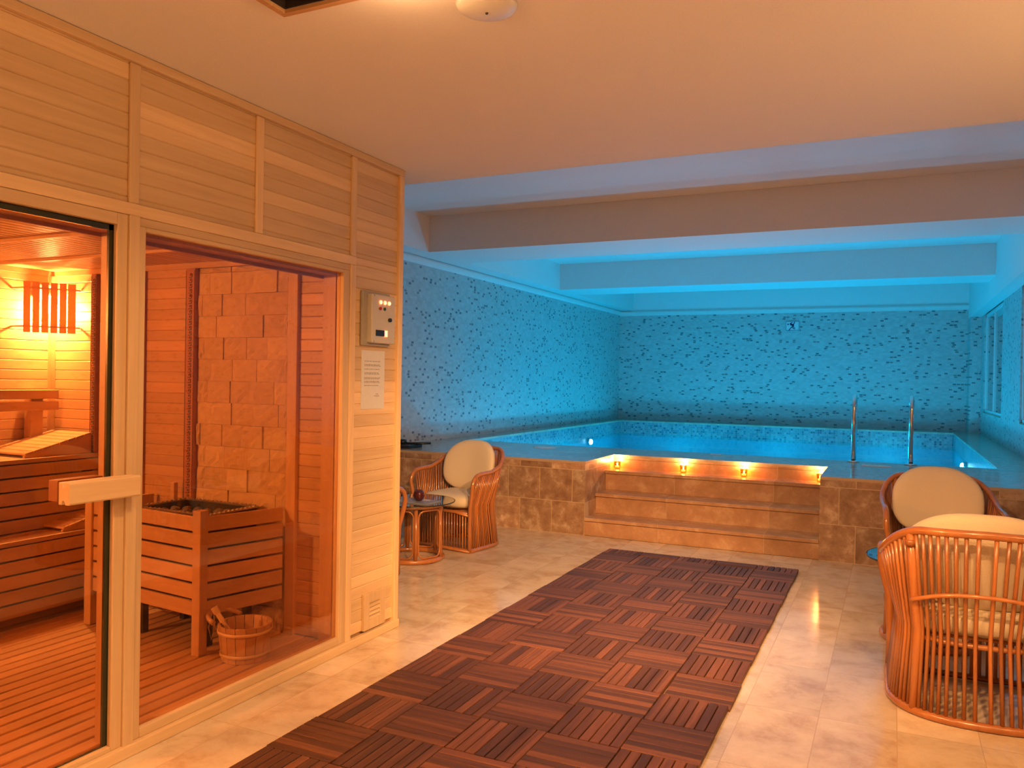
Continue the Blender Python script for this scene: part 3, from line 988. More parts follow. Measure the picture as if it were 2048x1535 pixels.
# ------------------------------------------------------------------ sauna cabin
sauna = thing('sauna_cabin', 'pine clad sauna cabin with horizontal boards and glazed front', 'sauna', (-3.7, 2.5, 0))
YE = 3.38              # inner end wall
XW = -4.86             # inner back wall
ZS = 2.055             # sauna ceiling
WI = FX - 0.13         # inner face of the front wall
PITCH_B = 0.061


def plank_rows(b_, p0, p1, z0, z1, nrm, z_start=None, th=0.014, pitch=PITCH_B):
    """horizontal boards with v-grooves on a vertical plane from p0 to p1 (xy), facing nrm"""
    z = z_start if z_start is not None else z0
    while z > z0:
        z -= pitch
    while z < z1 - 1e-4:
        a, c = max(z, z0), min(z + pitch, z1)
        ch = min(0.004, (c - a) * 0.3)
        if c - a > 0.003:
            prof = [(0, a), (th - ch, a), (th, a + ch), (th, c - ch), (th - ch, c), (0, c)]
            b_.prism([(u, v - a) for u, v in prof], (p0[0], p0[1], a), (p1[0], p1[1], a), (*nrm, 0), (0, 0, 1))
        z += pitch


PX = FX - 0.012        # outer face of boards
# outer boards in panels
segY = [(-2.4, -0.55), (-0.55, 0.8), (0.8, 2.06), (2.10, 2.71), (2.74, 3.40), (3.435, 3.84)]
upper = MB()
for y0, y1 in segY:
    plank_rows(upper, (PX - 0.014, y0), (PX - 0.014, y1), 2.045, 2.566, (1, 0), 2.068)
upper.build('upper_boards', M['pine_y'], sauna)
low = MB()
plank_rows(low, (PX - 0.014, 3.435), (PX - 0.014, 3.84), 0.055, 2.045, (1, 0), 2.068)
low.build('corner_boards', M['pine_y'], sauna)
b_ = MB()
plank_rows(b_, (PX - 0.014, -2.4), (PX - 0.014, 1.10), 0.055, 2.045, (1, 0), 2.068)
b_.build('near_boards', M['pine_y'], sauna)
# end face (outer) towards the pool
b_ = MB()
plank_rows(b_, (XL + 0.001, YC - 0.014), (FX - 0.02, YC - 0.014), 0.0, ZC - 0.001, (0, 1), 2.068)
b_.build('pool_side_boards', M['pine_x'], sauna)
# wall cores
b_ = MB()
b_.box(WI + 0.0, PX - 0.014, -2.4, 1.12, 0.0, ZC - 0.001)
b_.box(WI + 0.0, PX - 0.014, 1.12, 3.40, 1.955, ZC - 0.001)
b_.box(WI + 0.0, PX - 0.014, 3.40, YC - 0.014, 0.0, ZC - 0.001)
b_.box(XL + 0.001, WI, YE + 0.016, YC - 0.014, 0.0, ZC - 0.001)
b_.build('wall_core', M['cedar_z'], sauna)
# trims on the facade
def trim(name, y0, y1, z0, z1, x1=FX, x0=None, mat='pine_z', ch=0.004, par=sauna):
    b_ = MB()
    x0 = PX - 0.001 if x0 is None else x0
    b_.box(x0, x1, y0, y1, z0, z1)
    return b_.build(name, M[mat], par, bevel=ch)


trim('top_moulding', -2.4, YC, 2.560, ZC - 0.001, x1=FX + 0.012, mat='pine_y')
for y0 in (0.78, 2.058, 2.706, 3.394):
    trim('batten', y0, y0 + 0.044, 2.046, 2.560)
trim('corner_post', 3.832, YC + 0.004, 0.0, 2.575, x0=PX - 0.03, x1=FX + 0.006)
trim('head_trim', 1.06, 3.44, 2.000, 2.046, mat='pine_y')
trim('head_board', 2.102, 3.394, 1.968, 2.000, mat='pine_y', x1=FX - 0.006)
trim('mullion_post', 2.056, 2.102, 0.03, 2.000, x1=FX + 0.008)
trim('side_post', 3.392, 3.437, 0.03, 2.000, x1=FX + 0.002)
trim('base_board', 1.06, YC, 0.0, 0.045, x1=FX + 0.018, mat='pine_y')
# fixed window
GY0, GY1, GZ0, GZ1 = 2.137, 3.340, 0.082, 1.950
fw_o = thing('dummy', None, None)
bpy.data.objects.remove(fw_o)
boxobj('glazing_frame', M['pine_z'], (FX - 0.05, FX - 0.004, 2.102, GY0, 0.045, 1.968), sauna, bevel=0.004)
boxobj('glazing_frame', M['pine_z'], (FX - 0.05, FX - 0.004, GY1, 3.392, 0.045, 1.968), sauna, bevel=0.004)
boxobj('glazing_frame', M['pine_y'], (FX - 0.05, FX - 0.003, GY0, GY1, 0.045, GZ0), sauna, bevel=0.004)
boxobj('glazing_frame', M['pine_y'], (FX - 0.05, FX - 0.004, GY0, GY1, GZ1, 1.968), sauna, bevel=0.004)
boxobj('glass_pane', M['glass_fixed'], (FX - 0.030, FX - 0.024, GY0, GY1, GZ0, GZ1), sauna)
# reveals in the wall opening
boxobj('jamb_lining', M['cedar_z'], (WI, PX - 0.014, 1.12, 1.135, 0.04, 1.955), sauna)
boxobj('jamb_lining', M['cedar_z'], (WI, FX - 0.051, 2.045, 2.14, 0.04, 1.955), sauna)
boxobj('jamb_lining', M['cedar_z'], (WI, FX - 0.051, 3.335, 3.40, 0.04, 1.955), sauna)
b_ = MB()
yy = 1.135
while yy < 3.335:
    e = min(yy + 0.061, 3.335)
    b_.box(WI, FX - 0.051, yy + 0.001, e - 0.001, 1.940, 1.955)
    yy += 0.061
b_.build('lintel_boards', M['cedar_x'], sauna)
boxobj('lintel_trim', M['carved'], (WI - 0.02, WI, 1.12, YE, 1.925, 1.968), sauna)

# interior floor, walls, ceiling
b_ = MB()
b_.box(XW, FX - 0.05, -0.2, YE, 0.0, 0.012, tone=0.1)
b_.build('floor_base', M['gap'], sauna)
b_ = MB()
x = -4.84
while x < WI + 0.08:
    b_.bar((x + 0.0345, -0.2, 0.028), (x + 0.0345, YE - 0.003, 0.028), 0.069, 0.026, c=0.004)
    x += 0.079
b_.build('duckboard', M['cedar_y'], sauna)
b_ = MB()
plank_rows(b_, (XW, YE + 0.016), (-3.62, YE + 0.016), 0.04, ZS - 0.028, (0, -1), 0.026)
b_.build('end_wall_boards', M['cedar_x'], sauna)
b_ = MB()
plank_rows(b_, (-2.895, YE + 0.016), (WI + 0.001, YE + 0.016), 0.04, ZS - 0.028, (0, -1), 0.026)
b_.build('end_wall_boards', M['cedar_x'], sauna)
b_ = MB()
plank_rows(b_, (XW - 0.014, -0.2), (XW - 0.014, YE), 0.04, ZS - 0.01, (1, 0), 0.026)
b_.build('back_wall_boards', M['cedar_y'], sauna)
b_ = MB()
plank_rows(b_, (XW, -0.2 - 0.014), (WI, -0.2 - 0.014), 0.04, ZS - 0.01, (0, 1), 0.026)
b_.build('near_wall_boards', M['cedar_x'], sauna)
b_ = MB()
plank_rows(b_, (WI + 0.014, -0.2), (WI + 0.014, 1.12), 0.04, ZS, (-1, 0), 0.026)
plank_rows(b_, (WI + 0.014, 1.12), (WI + 0.014, YE), 1.968, ZS, (-1, 0), 0.026)
b_.build('inner_front_boards', M['cedar_y'], sauna)
b_ = MB()
x = XW
while x < WI:
    b_.bar((x + 0.030, -0.2, ZS + 0.006), (x + 0.030, YE + 0.016, ZS + 0.006), 0.0555, 0.012, c=0.004)
    x += 0.0605
b_.box(XW, WI, -0.2, YE + 0.016, ZS + 0.012, ZS + 0.03)
b_.build('ceiling_boards', M['cedar_y'], sauna)
b_ = MB()
for y in (2.45, 2.95):
    b_.box(XW, WI - 0.02, y, y + 0.03, ZS - 0.014, ZS)
b_.box(XW, WI - 0.02, YE - 0.010, YE + 0.016, ZS - 0.032, ZS)
b_.box(XW, XW + 0.012, -0.2, YE - 0.010, ZS - 0.032, ZS)
b_.build('ceiling_battens', M['cedar_x'], sauna)
b_ = MB()
b_.box(XW, XW + 0.03, YE - 0.03, YE, 0.04, ZS - 0.032)
b_.build('corner_strip', M['cedar_z'], sauna)
# stone panel: individual rough blocks in one mesh
b_ = MB()
z = 0.04
row = 0
rnd = random.Random(3)
while z < ZS - 0.034:
    z1 = min(z + 0.122, ZS - 0.033)
    x = -3.60 - rnd.uniform(0, 0.12)
    while x < -2.93:
        x1 = x + rnd.uniform(0.14, 0.18)
        a, c = max(x, -3.595), min(x1, -2.925)
        if c - a > 0.02:
            d = rnd.uniform(0.005, 0.018)
            n = 5
            # rough front face
            vs = []
            for j in range(n + 1):
                for i in range(n + 1):
                    edge = i in (0, n) or j in (0, n)
                    vs.append(b_.bm.verts.new((a + 0.0008 + (c - a - 0.0016) * i / n, YE + 0.012 - d - (0 if edge else rnd.uniform(0.0, 0.010)), z + 0.0008 + (z1 - z - 0.0016) * j / n)))
            fs = []
            for j in range(n):
                for i in range(n):
                    q = j * (n + 1) + i
                    fs.append(b_.bm.faces.new((vs[q], vs[q + 1], vs[q + n + 2], vs[q + n + 1])))
            # skirts
            ring = [vs[i] for i in range(n + 1)] + [vs[(j + 1) * (n + 1) + n] for j in range(n)] + [vs[n * (n + 1) + n - 1 - i] for i in range(n)] + [vs[(n - 1 - j) * (n + 1)] for j in range(n - 1)]
            back = [b_.bm.verts.new((v.co.x, YE + 0.018, v.co.z)) for v in ring]
            for i in range(len(ring)):
                fs.append(b_.bm.faces.new((ring[i], back[i], back[(i + 1) % len(ring)], ring[(i + 1) % len(ring)])))
            b_._paint(fs, None)
        x = x1
    z = z1
    row += 1
mt, nt, bb = new_mat('rough limestone blocks')
at = N(nt, 'ShaderNodeAttribute', attribute_name='tone')
sep = N(nt, 'ShaderNodeSeparateColor')
nt.links.new(at.outputs['Color'], sep.inputs[0])
g = N(nt, 'ShaderNodeNewGeometry')
n1 = N(nt, 'ShaderNodeTexNoise')
n1.inputs['Scale'].default_value = 28
n1.inputs['Detail'].default_value = 7
nt.links.new(g.outputs['Position'], n1.inputs['Vector'])
mx = N(nt, 'ShaderNodeMix', data_type='RGBA')
mx.inputs[6].default_value = (0.52, 0.34, 0.19, 1)
mx.inputs[7].default_value = (0.70, 0.50, 0.29, 1)
ad = N(nt, 'ShaderNodeMath', operation='MULTIPLY_ADD')
nt.links.new(sep.outputs[0], ad.inputs[0])
ad.inputs[1].default_value = 0.5
nt.links.new(n1.outputs['Fac'], ad.inputs[2])
ad2 = N(nt, 'ShaderNodeMath', operation='SUBTRACT')
nt.links.new(ad.outputs[0], ad2.inputs[0])
ad2.inputs[1].default_value = 0.2
ad2.use_clamp = True
nt.links.new(ad2.outputs[0], mx.inputs[0])
nt.links.new(mx.outputs[2], bb.inputs['Base Color'])
bb.inputs['Roughness'].default_value = 0.85
bp = N(nt, 'ShaderNodeBump')
bp.inputs['Strength'].default_value = 0.7
bp.inputs['Distance'].default_value = 0.008
nt.links.new(n1.outputs['Fac'], bp.inputs['Height'])
nt.links.new(bp.outputs['Normal'], bb.inputs['Normal'])
M['blocks'] = mt
b_.build('stone_cladding', M['blocks'], sauna)
b_ = MB()
b_.box(-2.925, -2.860, YE - 0.020, YE + 0.016, 0.04, ZS - 0.033)
b_.build('wall_post', M['cedar_z'], sauna, bevel=0.004)


def carved_post(x0, x1):
    b_ = MB()
    b_.box(x0, x1, YE - 0.028, YE + 0.012, 0.04, ZS - 0.033)
    o = b_.build('carved_moulding', M['carved'], sauna, bevel=0.002)
    # key pattern
    k_ = MB()
    z = 0.08
    y = YE - 0.0285
    xm = (x0 + x1) / 2
    h = 0.011
    while z < ZS - 0.08:
        pts = [(-h, 0), (h, 0), (h, .02), (-h * .2, .02), (-h * .2, .011), (h * .3, .011)]
        for p, q in zip(pts, pts[1:]):
            k_.bar((xm + p[0], y, z + p[1]), (xm + q[0], y, z + q[1]), 0.0035, 0.002, (0, 1, 0))
        z += 0.030
    for xx in (x0 + 0.003, x1 - 0.003):
        k_.bar((xx, y, 0.05), (xx, y, ZS - 0.045), 0.002, 0.002, (0, 1, 0))
    k_.build('key_pattern', M['gap'], o)


carved_post(-3.665, -3.595)
carved_post(-4.056, -4.014)
carved_post(-4.463, -4.420)

# door
door = thing('sauna_door', 'bronze glass sauna door in a pine frame, left of the fixed window', 'door', (FX - 0.02, 1.6, 0))
for mt_, d_ in (('pine_z', (PX - 0.012, FX - 0.002, 2.012, 2.056, 0.045, 1.999)), ('pine_y', (PX - 0.012, FX - 0.002, 1.12, 2.012, 1.957, 1.999)),
                ('pine_z', (PX - 0.012, FX - 0.002, 1.07, 1.12, 0.045, 1.999)), ('pine_y', (PX - 0.03, FX - 0.002, 1.12, 2.012, 0.045, 0.062))):
    boxobj('door_frame', M[mt_], d_, door, bevel=0.003)
boxobj('door_glass', M['glass_door'], (FX - 0.035, FX - 0.027, 1.125, 2.022, 0.066, 1.952), door)
b_ = MB()
b_.box(FX - 0.037, FX - 0.026, 1.996, 2.026, 0.064, 1.955)
b_.box(FX - 0.037, FX - 0.026, 1.125, 2.026, 1.935, 1.957)
b_.box(FX - 0.036, FX - 0.026, 1.125, 2.026, 0.0625, 0.0655)
b_.build('glass_edge', M['glass_edge'], door)
# handle: grooved pine bar outside, dark bar inside
b_ = MB()
hw = [(0, 0), (0.016, 0), (0.016, 0.008), (0.024, 0.016), (0.032, 0.008), (0.032, 0), (0.052, 0), (0.056, 0.006), (0.056, 0.070), (0.052, 0.076), (0.036, 0.076), (0.032, 0.062), (0.022, 0.060), (0.016, 0.076), (0, 0.076)]
b_.prism(hw, (FX + 0.004, 1.793, 0.972), (FX + 0.004, 2.075, 0.972), (1, 0, 0), (0, 0, 1))
b_.box(FX - 0.024, FX + 0.004, 1.90, 1.96, 0.985, 1.035)
b_.build('handle', M['pine_y'], door, bevel=0.002)
b_ = MB()
b_.box(FX - 0.095, FX - 0.045, 1.825, 2.0, 0.972, 1.046)
b_.box(FX - 0.045, FX - 0.036, 1.86, 1.96, 0.985, 1.035)
b_.build('inner_handle', M['carved'], door, bevel=0.003)


# benches
def bench(name, label, xf, ztop, zbot, nslat, y0, y1, front_n, depth_to, lip=0.03):
    t = thing(name, label, 'bench', ((xf + depth_to) / 2, (y0 + y1) / 2, zbot))
    b_ = MB()
    d = (xf - depth_to) / nslat
    for k in range(nslat):
        x0 = depth_to + d * k
        b_.box(x0 + 0.003, x0 + d - 0.004, y0, y1, ztop - 0.024, ztop)
    b_.build('seat_slats', M['cedar_y'], t, bevel=0.003)
    b_ = MB()
    h = (ztop - 0.026 - zbot) / front_n
    for k in range(front_n):
        z0 = zbot + h * k
        b_.box(xf - 0.026, xf - 0.006, y0, y1, z0 + 0.005, z0 + h - 0.005)
    b_.build('front_slats', M['cedar_y'], t, bevel=0.002)
    b_ = MB()
    for y in (y0 + 0.02, (y0 + y1) / 2, y1 - 0.07):
        b_.box(xf - 0.075, xf - 0.030, y, y + 0.045, zbot + 0.001, ztop - 0.025)
        b_.box(depth_to + 0.005, xf - 0.076, y, y + 0.045, ztop - 0.075, ztop - 0.025)
    b_.build('support', M['gap'], t)
    return t


bench('upper_bench', 'upper sauna bench with slatted front under the wall lamp', -4.395, 0.925, 0.515, 4, -0.15, YE - 0.004, 5, XW + 0.002)
bl_ = bench('lower_bench', 'lower sauna bench step in front of the upper bench', -4.20, 0.512, 0.10, 4, -0.15, YE - 0.004, 5, -4.84)
boxobj('plinth', M['cedar_y'], (-4.36, -4.30, -0.15, YE - 0.004, 0.042, 0.10), bl_)

t = thing('backrest', 'slatted wooden backrest on the sauna wall above the upper bench', 'backrest', (-4.80, 2.2, 0.95))
boxobj('rail', M['cedar_y'], (-4.775, -4.75, 0.6, 3.352, 1.250, 1.305), t, bevel=0.003)
boxobj('rail', M['cedar_y'], (-4.775, -4.75, 0.6, 3.352, 1.178, 1.234), t, bevel=0.003)
for y in (3.19, 2.3, 1.3):
    boxobj('bracket', M['cedar_z'], (-4.842, -4.776, y, y + 0.075, 0.95, 1.30), t)


def headrest(label, x0, x1, y0, y1, z0, h):
    t = thing('headrest', label, 'headrest', ((x0 + x1) / 2, (y0 + y1) / 2, z0), 'sauna headrests')
    # wedge rising towards +y
    for xx in (x0, x1 - 0.018):
        b_ = MB()
        b_.prism([(0, 0.001), (y1 - y0, 0.001), (y1 - y0, h), (0, 0.012)], (xx, y0, z0), (xx + 0.018, y0, z0), (0, 1, 0), (0, 0, 1))
        b_.build('side_panel', M['cedar_y'], t)
    b_ = MB()
    n = 8
    L = math.hypot(y1 - y0, h - 0.012)
    dy, dz = (y1 - y0) / L, (h - 0.012) / L
    for k in range(n):
        a = L * k / n
        p = (y0 + dy * (a + L / n / 2), z0 + 0.012 + dz * (a + L / n / 2) + 0.007)
        b_.bar((x0 - 0.002, p[0], p[1]), (x1 + 0.002, p[0], p[1]), L / n - 0.006, 0.012, (0, -dz, dy), c=0.002)
    b_.build('slats', M['cedar_x'], t)


headrest('sloping slatted wooden headrest on the upper bench', -4.80, -4.44, 2.93, 3.35, 0.925, 0.115)
headrest('sloping slatted headrest on the lower bench beside the heater guard', -4.56, -4.23, 3.02, 3.35, 0.512, 0.085)

# lamp in the corner
mt, nt, bb = new_mat('thin glowing wood slat')
bb.inputs['Base Color'].default_value = (0.62, 0.38, 0.19, 1)
bb.inputs['Roughness'].default_value = 0.5
tl = N(nt, 'ShaderNodeBsdfTranslucent')
tl.inputs[0].default_value = (0.75, 0.36, 0.12, 1)
ms = N(nt, 'ShaderNodeMixShader')
ms.inputs[0].default_value = 0.32
nt.links.new(bb.outputs[0], ms.inputs[1])
nt.links.new(tl.outputs[0], ms.inputs[2])
nt.links.new(ms.outputs[0], nt.nodes['Material Output'].inputs[0])
M['thin_wood'] = mt
lampx, lampy = -4.69, 3.235
t = thing('sauna_wall_lamp', 'glowing corner lamp behind six vertical wooden slats', 'lamp', (-4.75, 3.28, 1.64))
A = Vector((-4.735, 3.10, 0))
B = Vector((-4.555, 3.35, 0))
dirv = (B - A).normalized()
A = Vector((-4.745, 3.115, 0))
B = Vector((-4.600, 3.345, 0))
for k in range(6):
    f = (k + 0.32) / 5.7
    p = A + (B - A) * f
    b_ = MB()
    e = dirv
    wd = 0.037 if k < 5 else 0.044
    nn = Vector((e.y, -e.x, 0))
    b_.prism([(-wd / 2, -0.004), (wd / 2, -0.004), (wd / 2, 0.004), (-wd / 2, 0.004)], (p.x, p.y, 1.655), (p.x, p.y, 1.962), e, nn)
    b_.build('shade_slat', M['thin_wood'], t)
b_ = MB()
for z in (1.692, 1.925):
    for q in (A, B):
        end = (XW + 0.002, q.y, z) if q is A else (q.x, YE + 0.0, z)
    b_.bar((A.x, A.y, z), (B.x, B.y, z), 0.006, 0.008)
    b_.bar((A.x, A.y, z), (XW + 0.001, A.y, z), 0.008, 0.010)
    b_.bar((B.x, B.y, z), (B.x, YE - 0.001, z), 0.008, 0.010)
b_.build('shade_frame', M['cedar_x'], t)
b_ = MB()
b_.lathe([(0, -0.045), (0.018, -0.038), (0.028, -0.01), (0.028, 0.02), (0.016, 0.045), (0.014, 0.06), (0, 0.06)], (-4.755, 3.285, 1.83), 18)
b_.build('bulb', simple('hot sauna bulb', (1, 0.9, 0.7), 0.4, emit=(1.0, 0.75, 0.40), es=160), t)
b_ = MB()
b_.tube([(-4.755, 3.285, 1.89), (-4.755, 3.285, 1.93)], 0.02, 14)
b_.box(-4.81, -4.755, 3.275, 3.295, 1.905, 1.93)
b_.box(-4.845, -4.81, 3.24, 3.33, 1.87, 1.96)
b_.build('socket', M['white_plastic'], t)
light('sauna_lamp_light', 'POINT', (-4.765, 3.295, 1.80), SAUNA_W, (1.0, 0.54, 0.19), 0.028)
t2 = copy_tree(t)  # second lamp, out of view, added to brighten the interior
t2['label'] = 'added unseen corner lamp with wooden slats in the near corner of the sauna'
cx_, cy_ = -4.75 - XW, 3.28 - YE
t2.location = (XW - cy_, -0.2 + cx_, 1.64)
t2.rotation_euler = (0, 0, PI / 2)
light('sauna_lamp_light', 'POINT', (-4.62, 0.04, 1.78), SAUNA_W * 1.15, (1.0, 0.54, 0.19), 0.028)  # light of the added second lamp, set ahead of its slats

# heater guard
guard = thing('heater_guard', 'slatted wooden guard rail around the sauna heater', 'guard rail', (-3.4, 3.1, 0.04))
Np = Vector((-3.055, 2.905, 0))
Lp = Vector((-3.955, 2.995, 0))
Rp = Vector((-2.935, 3.350, 0))
BL = Vector((-3.905, 3.352, 0))


def vpost(p, z0, z1, w_=0.052, name='post'):
    b_ = MB()
    b_.box(p.x - w_ / 2, p.x + w_ / 2, p.y - w_ / 2, p.y + w_ / 2, z0, z1)
    b_.build(name, M['cedar_z'], guard, bevel=0.004)


vpost(Np, 0.042, 0.752)
vpost(Lp, 0.042, 0.76)
vpost(Vector((-3.70, 3.32, 0)), 0.60, 0.80, 0.03)
for k in range(6):
    z0 = 0.228 + 0.0835 * k
    for a, c in ((Lp, Np), (Np, Rp), (BL, Lp)):
        b_ = MB()
        d = (c - a).normalized()
        off = Vector((d.y, -d.x, 0)) * 0.0
        aa = a + d * 0.022
        cc = c - d * (0.022 if c is not Rp else 0.0)
        if a is BL:
            aa = a
        b_.bar((aa.x, aa.y, z0 + 0.036), (cc.x, cc.y, z0 + 0.036), 0.018, 0.072, c=0.003)
        b_.build('slat', M['cedar_x'] if c is Np else M['cedar_y'], guard)

# heater
ht = thing('sauna_heater', 'steel sauna heater with perforated rim, inside the wooden guard', 'heater', (-3.36, 3.15, 0.04))
hx0, hx1, hy0, hy1, hz = -3.62, -3.10, 3.00, 3.335, 0.705
b_ = MB()
tk = 0.006
b_.box(hx0, hx1, hy0, hy0 + tk, 0.22, hz)
b_.box(hx0, hx1, hy1 - tk, hy1, 0.22, hz)
b_.box(hx0, hx0 + tk, hy0, hy1, 0.22, hz)
b_.box(hx1 - tk, hx1, hy0, hy1, 0.22, hz)
b_.box(hx0, hx1, hy0, hy1, 0.22, 0.24)
b_.box(hx0 + 0.01, hx1 - 0.01, hy0 + 0.01, hy1 - 0.01, 0.58, 0.60)
b_.build('casing', M['iron'], ht)
b_ = MB()
for a, c in (((hx0, hy0), (hx1, hy0)), ((hx1, hy0), (hx1, hy1)), ((hx1, hy1), (hx0, hy1)), ((hx0, hy1), (hx0, hy0))):
    b_.bar((*a, hz + 0.004), (*c, hz + 0.004), 0.022, 0.008)
    n = int(math.hypot(c[0] - a[0], c[1] - a[1]) / 0.03)
    for k in range(n):
        f = (k + 0.5) / n
        b_.box(a[0] + (c[0] - a[0]) * f - 0.006, a[0] + (c[0] - a[0]) * f + 0.006, a[1] + (c[1] - a[1]) * f - 0.006, a[1] + (c[1] - a[1]) * f + 0.006, hz + 0.008, hz + 0.013)
b_.build('rim', M['heater_steel'], ht)
for x, y in ((hx0 + 0.03, hy0 + 0.03), (hx1 - 0.03, hy0 + 0.03), (hx0 + 0.03, hy1 - 0.03), (hx1 - 0.03, hy1 - 0.03)):
    boxobj('leg', M['iron'], (x - 0.018, x + 0.018, y - 0.018, y + 0.018, 0.042, 0.22), ht)
# stones in the heater
rnd = random.Random(11)
b_ = MB()
b_.rock((0, 0, 0), 0.045, (1, 0.85, 0.72), 5)
proto = b_.build('heater_stone', M['stone_dark'], origin=(0, 0, 0))
k = 0
xs = [hx0 + 0.06 + i * 0.079 for i in range(6)]
ysn = [hy0 + 0.055, hy0 + 0.13, hy0 + 0.205, hy0 + 0.28]
rowname = ['front row', 'second row', 'third row', 'back row']
colname = ['leftmost', 'second from left', 'third from left', 'third from right', 'second from right', 'rightmost']
for j, y in enumerate(ysn):
    for i, x in enumerate(xs):
        o = proto if k == 0 else proto.copy()
        if k:
            C.objects.link(o)
        o.location = (x + rnd.uniform(-.006, .006), y + rnd.uniform(-.005, .005), 0.655 + rnd.uniform(0, 0.018))
        o.rotation_euler = (rnd.uniform(-0.4, 0.4), rnd.uniform(-0.4, 0.4), rnd.uniform(0, 6))
        s = rnd.uniform(0.78, 0.86)
        o.scale = (s, s, s)
        tag(o, 'dark rough stone in the heater, %s of the %s' % (colname[i], rowname[j]), 'stone', 'stones on the sauna heater')
        k += 1

# bucket and ladle
bx_, by_ = -2.835, 2.985
bk = thing('sauna_bucket', 'wooden sauna bucket with plank sides, on the duckboard by the heater guard', 'bucket', (bx_, by_, 0.042))
b_ = MB()
n = 16
z0, z1, r0, r1 = 0.043, 0.215, 0.108, 0.128
for k in range(n):
    a0, a1 = 2 * PI * (k + 0.03) / n, 2 * PI * (k + 0.97) / n
    ri0, ri1 = r0 - 0.012, r1 - 0.012
    vs = []
    for zz, ro, ri in ((z0, r0, ri0), (z1, r1, ri1)):
        vs += [(bx_ + ri * math.cos(a0), by_ + ri * math.sin(a0), zz), (bx_ + ro * math.cos(a0), by_ + ro * math.sin(a0), zz),
               (bx_ + ro * math.cos(a1), by_ + ro * math.sin(a1), zz), (bx_ + ri * math.cos(a1), by_ + ri * math.sin(a1), zz)]
    b_.hull8(vs)
b_.build('staves', M['cedar_z'], bk)
b_ = MB()
b_.lathe([(0, 0.045), (0.104, 0.045), (0.104, 0.06), (0, 0.06)], (bx_, by_, 0), 24)
b_.build('bottom', M['cedar_x'], bk)
for zz in (0.075, 0.182):
    rr = r0 + (r1 - r0) * (zz - z0) / (z1 - z0)
    b_ = MB()
    b_.lathe([(rr + 0.0005, -0.008), (rr + 0.0045, -0.007), (rr + 0.0055, 0.007), (rr + 0.002, 0.008)], (bx_, by_, zz), 32)
    b_.build('hoop', M['pine_x'], bk)
# handle bail lying to the left
b_ = MB()
pts = []
for a in range(0, 13):
    th = PI * a / 12
    pts.append((bx_ - 0.115 - 0.09 * math.sin(th), by_ - 0.1 * math.cos(th) * 0.9, 0.215 + 0.030 * math.sin(th)))
b_.tube(pts, 0.012, 8)
b_.build('handle', M['cedar_x'], bk)
b_ = MB()
b_.tube([(bx_ - 0.19, by_ - 0.03, 0.235), (bx_ - 0.20, by_ - 0.04, 0.17), (bx_ - 0.185, by_ - 0.035, 0.11), (bx_ - 0.17, by_ - 0.03, 0.17), (bx_ - 0.185, by_ - 0.02, 0.235)], 0.0035, 6)
b_.build('rope', M['rope'], bk)
ld = thing('sauna_ladle', 'wooden ladle with flat handle standing in the sauna bucket', 'ladle', (bx_ - 0.04, by_, 0.07))
b_ = MB()
for a, c, wd in (((bx_ - 0.035, by_ - 0.02, 0.12), (bx_ - 0.085, by_ - 0.06, 0.22), 0.018), ((bx_ - 0.085, by_ - 0.06, 0.22), (bx_ - 0.105, by_ - 0.075, 0.262), 0.024), ((bx_ - 0.105, by_ - 0.075, 0.262), (bx_ - 0.118, by_ - 0.085, 0.292), 0.034)):
    b_.bar(a, c, wd, 0.012, (0.6, -0.8, 0), c=0.003)
b_.build('handle', M['pine_z'], ld)
b_ = MB()
b_.lathe([(0, 0), (0.035, 0.004), (0.043, 0.05), (0.038, 0.05), (0.031, 0.01), (0, 0.008)], (bx_ - 0.01, by_, 0.066), 20)
b_.build('bowl', M['pine_z'], ld)

# control box on the corner panel
cb = thing('control_box', 'beige sauna control box with red lights on the corner panel', 'control box', (FX, 3.615, 1.585))
cx0 = FX - 0.0115
b_ = MB()
b_.box(cx0, FX + 0.008, 3.487, 3.747, 1.585, 1.880)
b_.build('back_plate', M['plastic_dark'], cb, bevel=0.014)
b_ = MB()
b_.box(FX + 0.006, FX + 0.042, 3.525, 3.742, 1.602, 1.862)
b_.build('cover', M['plastic'], cb, bevel=0.006)
xf = FX + 0.042
for k, y in enumerate((3.600, 3.640, 3.680)):
    b_ = MB()
    b_.tube([(xf, y, 1.822), (xf + 0.006, y, 1.822)], 0.0105, 14)
    o = b_.build('indicator_lamp', M['led'], cb)
    b_ = MB()
    b_.tube([(xf + 0.0062, y, 1.822), (xf + 0.0075, y, 1.822)], 0.006, 12)
    b_.build('lamp_core', M['led_core'], o)
for y, mat_, lb in ((3.597, 'redbtn', 'red push button'), (3.636, 'greenbtn', 'dark green push button')):
    b_ = MB()
    b_.tube([(xf, y, 1.788), (xf + 0.007, y, 1.788)], 0.0085, 14)
    tag(b_.build('push_button', M[mat_], cb), lb)
b_ = MB()
b_.tube([(xf, 3.684, 1.731), (xf + 0.012, 3.684, 1.731)], 0.011, 16)
b_.build('knob', M['black'], cb)
b_ = MB()
b_.box(xf - 0.001, xf + 0.004, 3.560, 3.660, 1.640, 1.672)
b_.build('display', M['black'], cb)
b_ = MB()
b_.box(xf + 0.0046, xf + 0.0055, 3.648, 3.656, 1.646, 1.665)
b_.build('display_light', M['led_core'], cb)
b_ = MB()
b_.box(xf + 0.0005, xf + 0.0045, 3.638, 3.665, 1.639, 1.672)
b_.build('display_halo', M['led'], cb)  # red glow around the digit, put in as a lit plate
b_ = MB()
for z in (1.856, 1.612):
    b_.bar((xf + 0.0003, 3.545, z - 0.006), (xf + 0.0003, 3.545, z + 0.003), 0.002, 0.0012, (1, 0, 0))
b_.build('seam', M['gap'], cb)

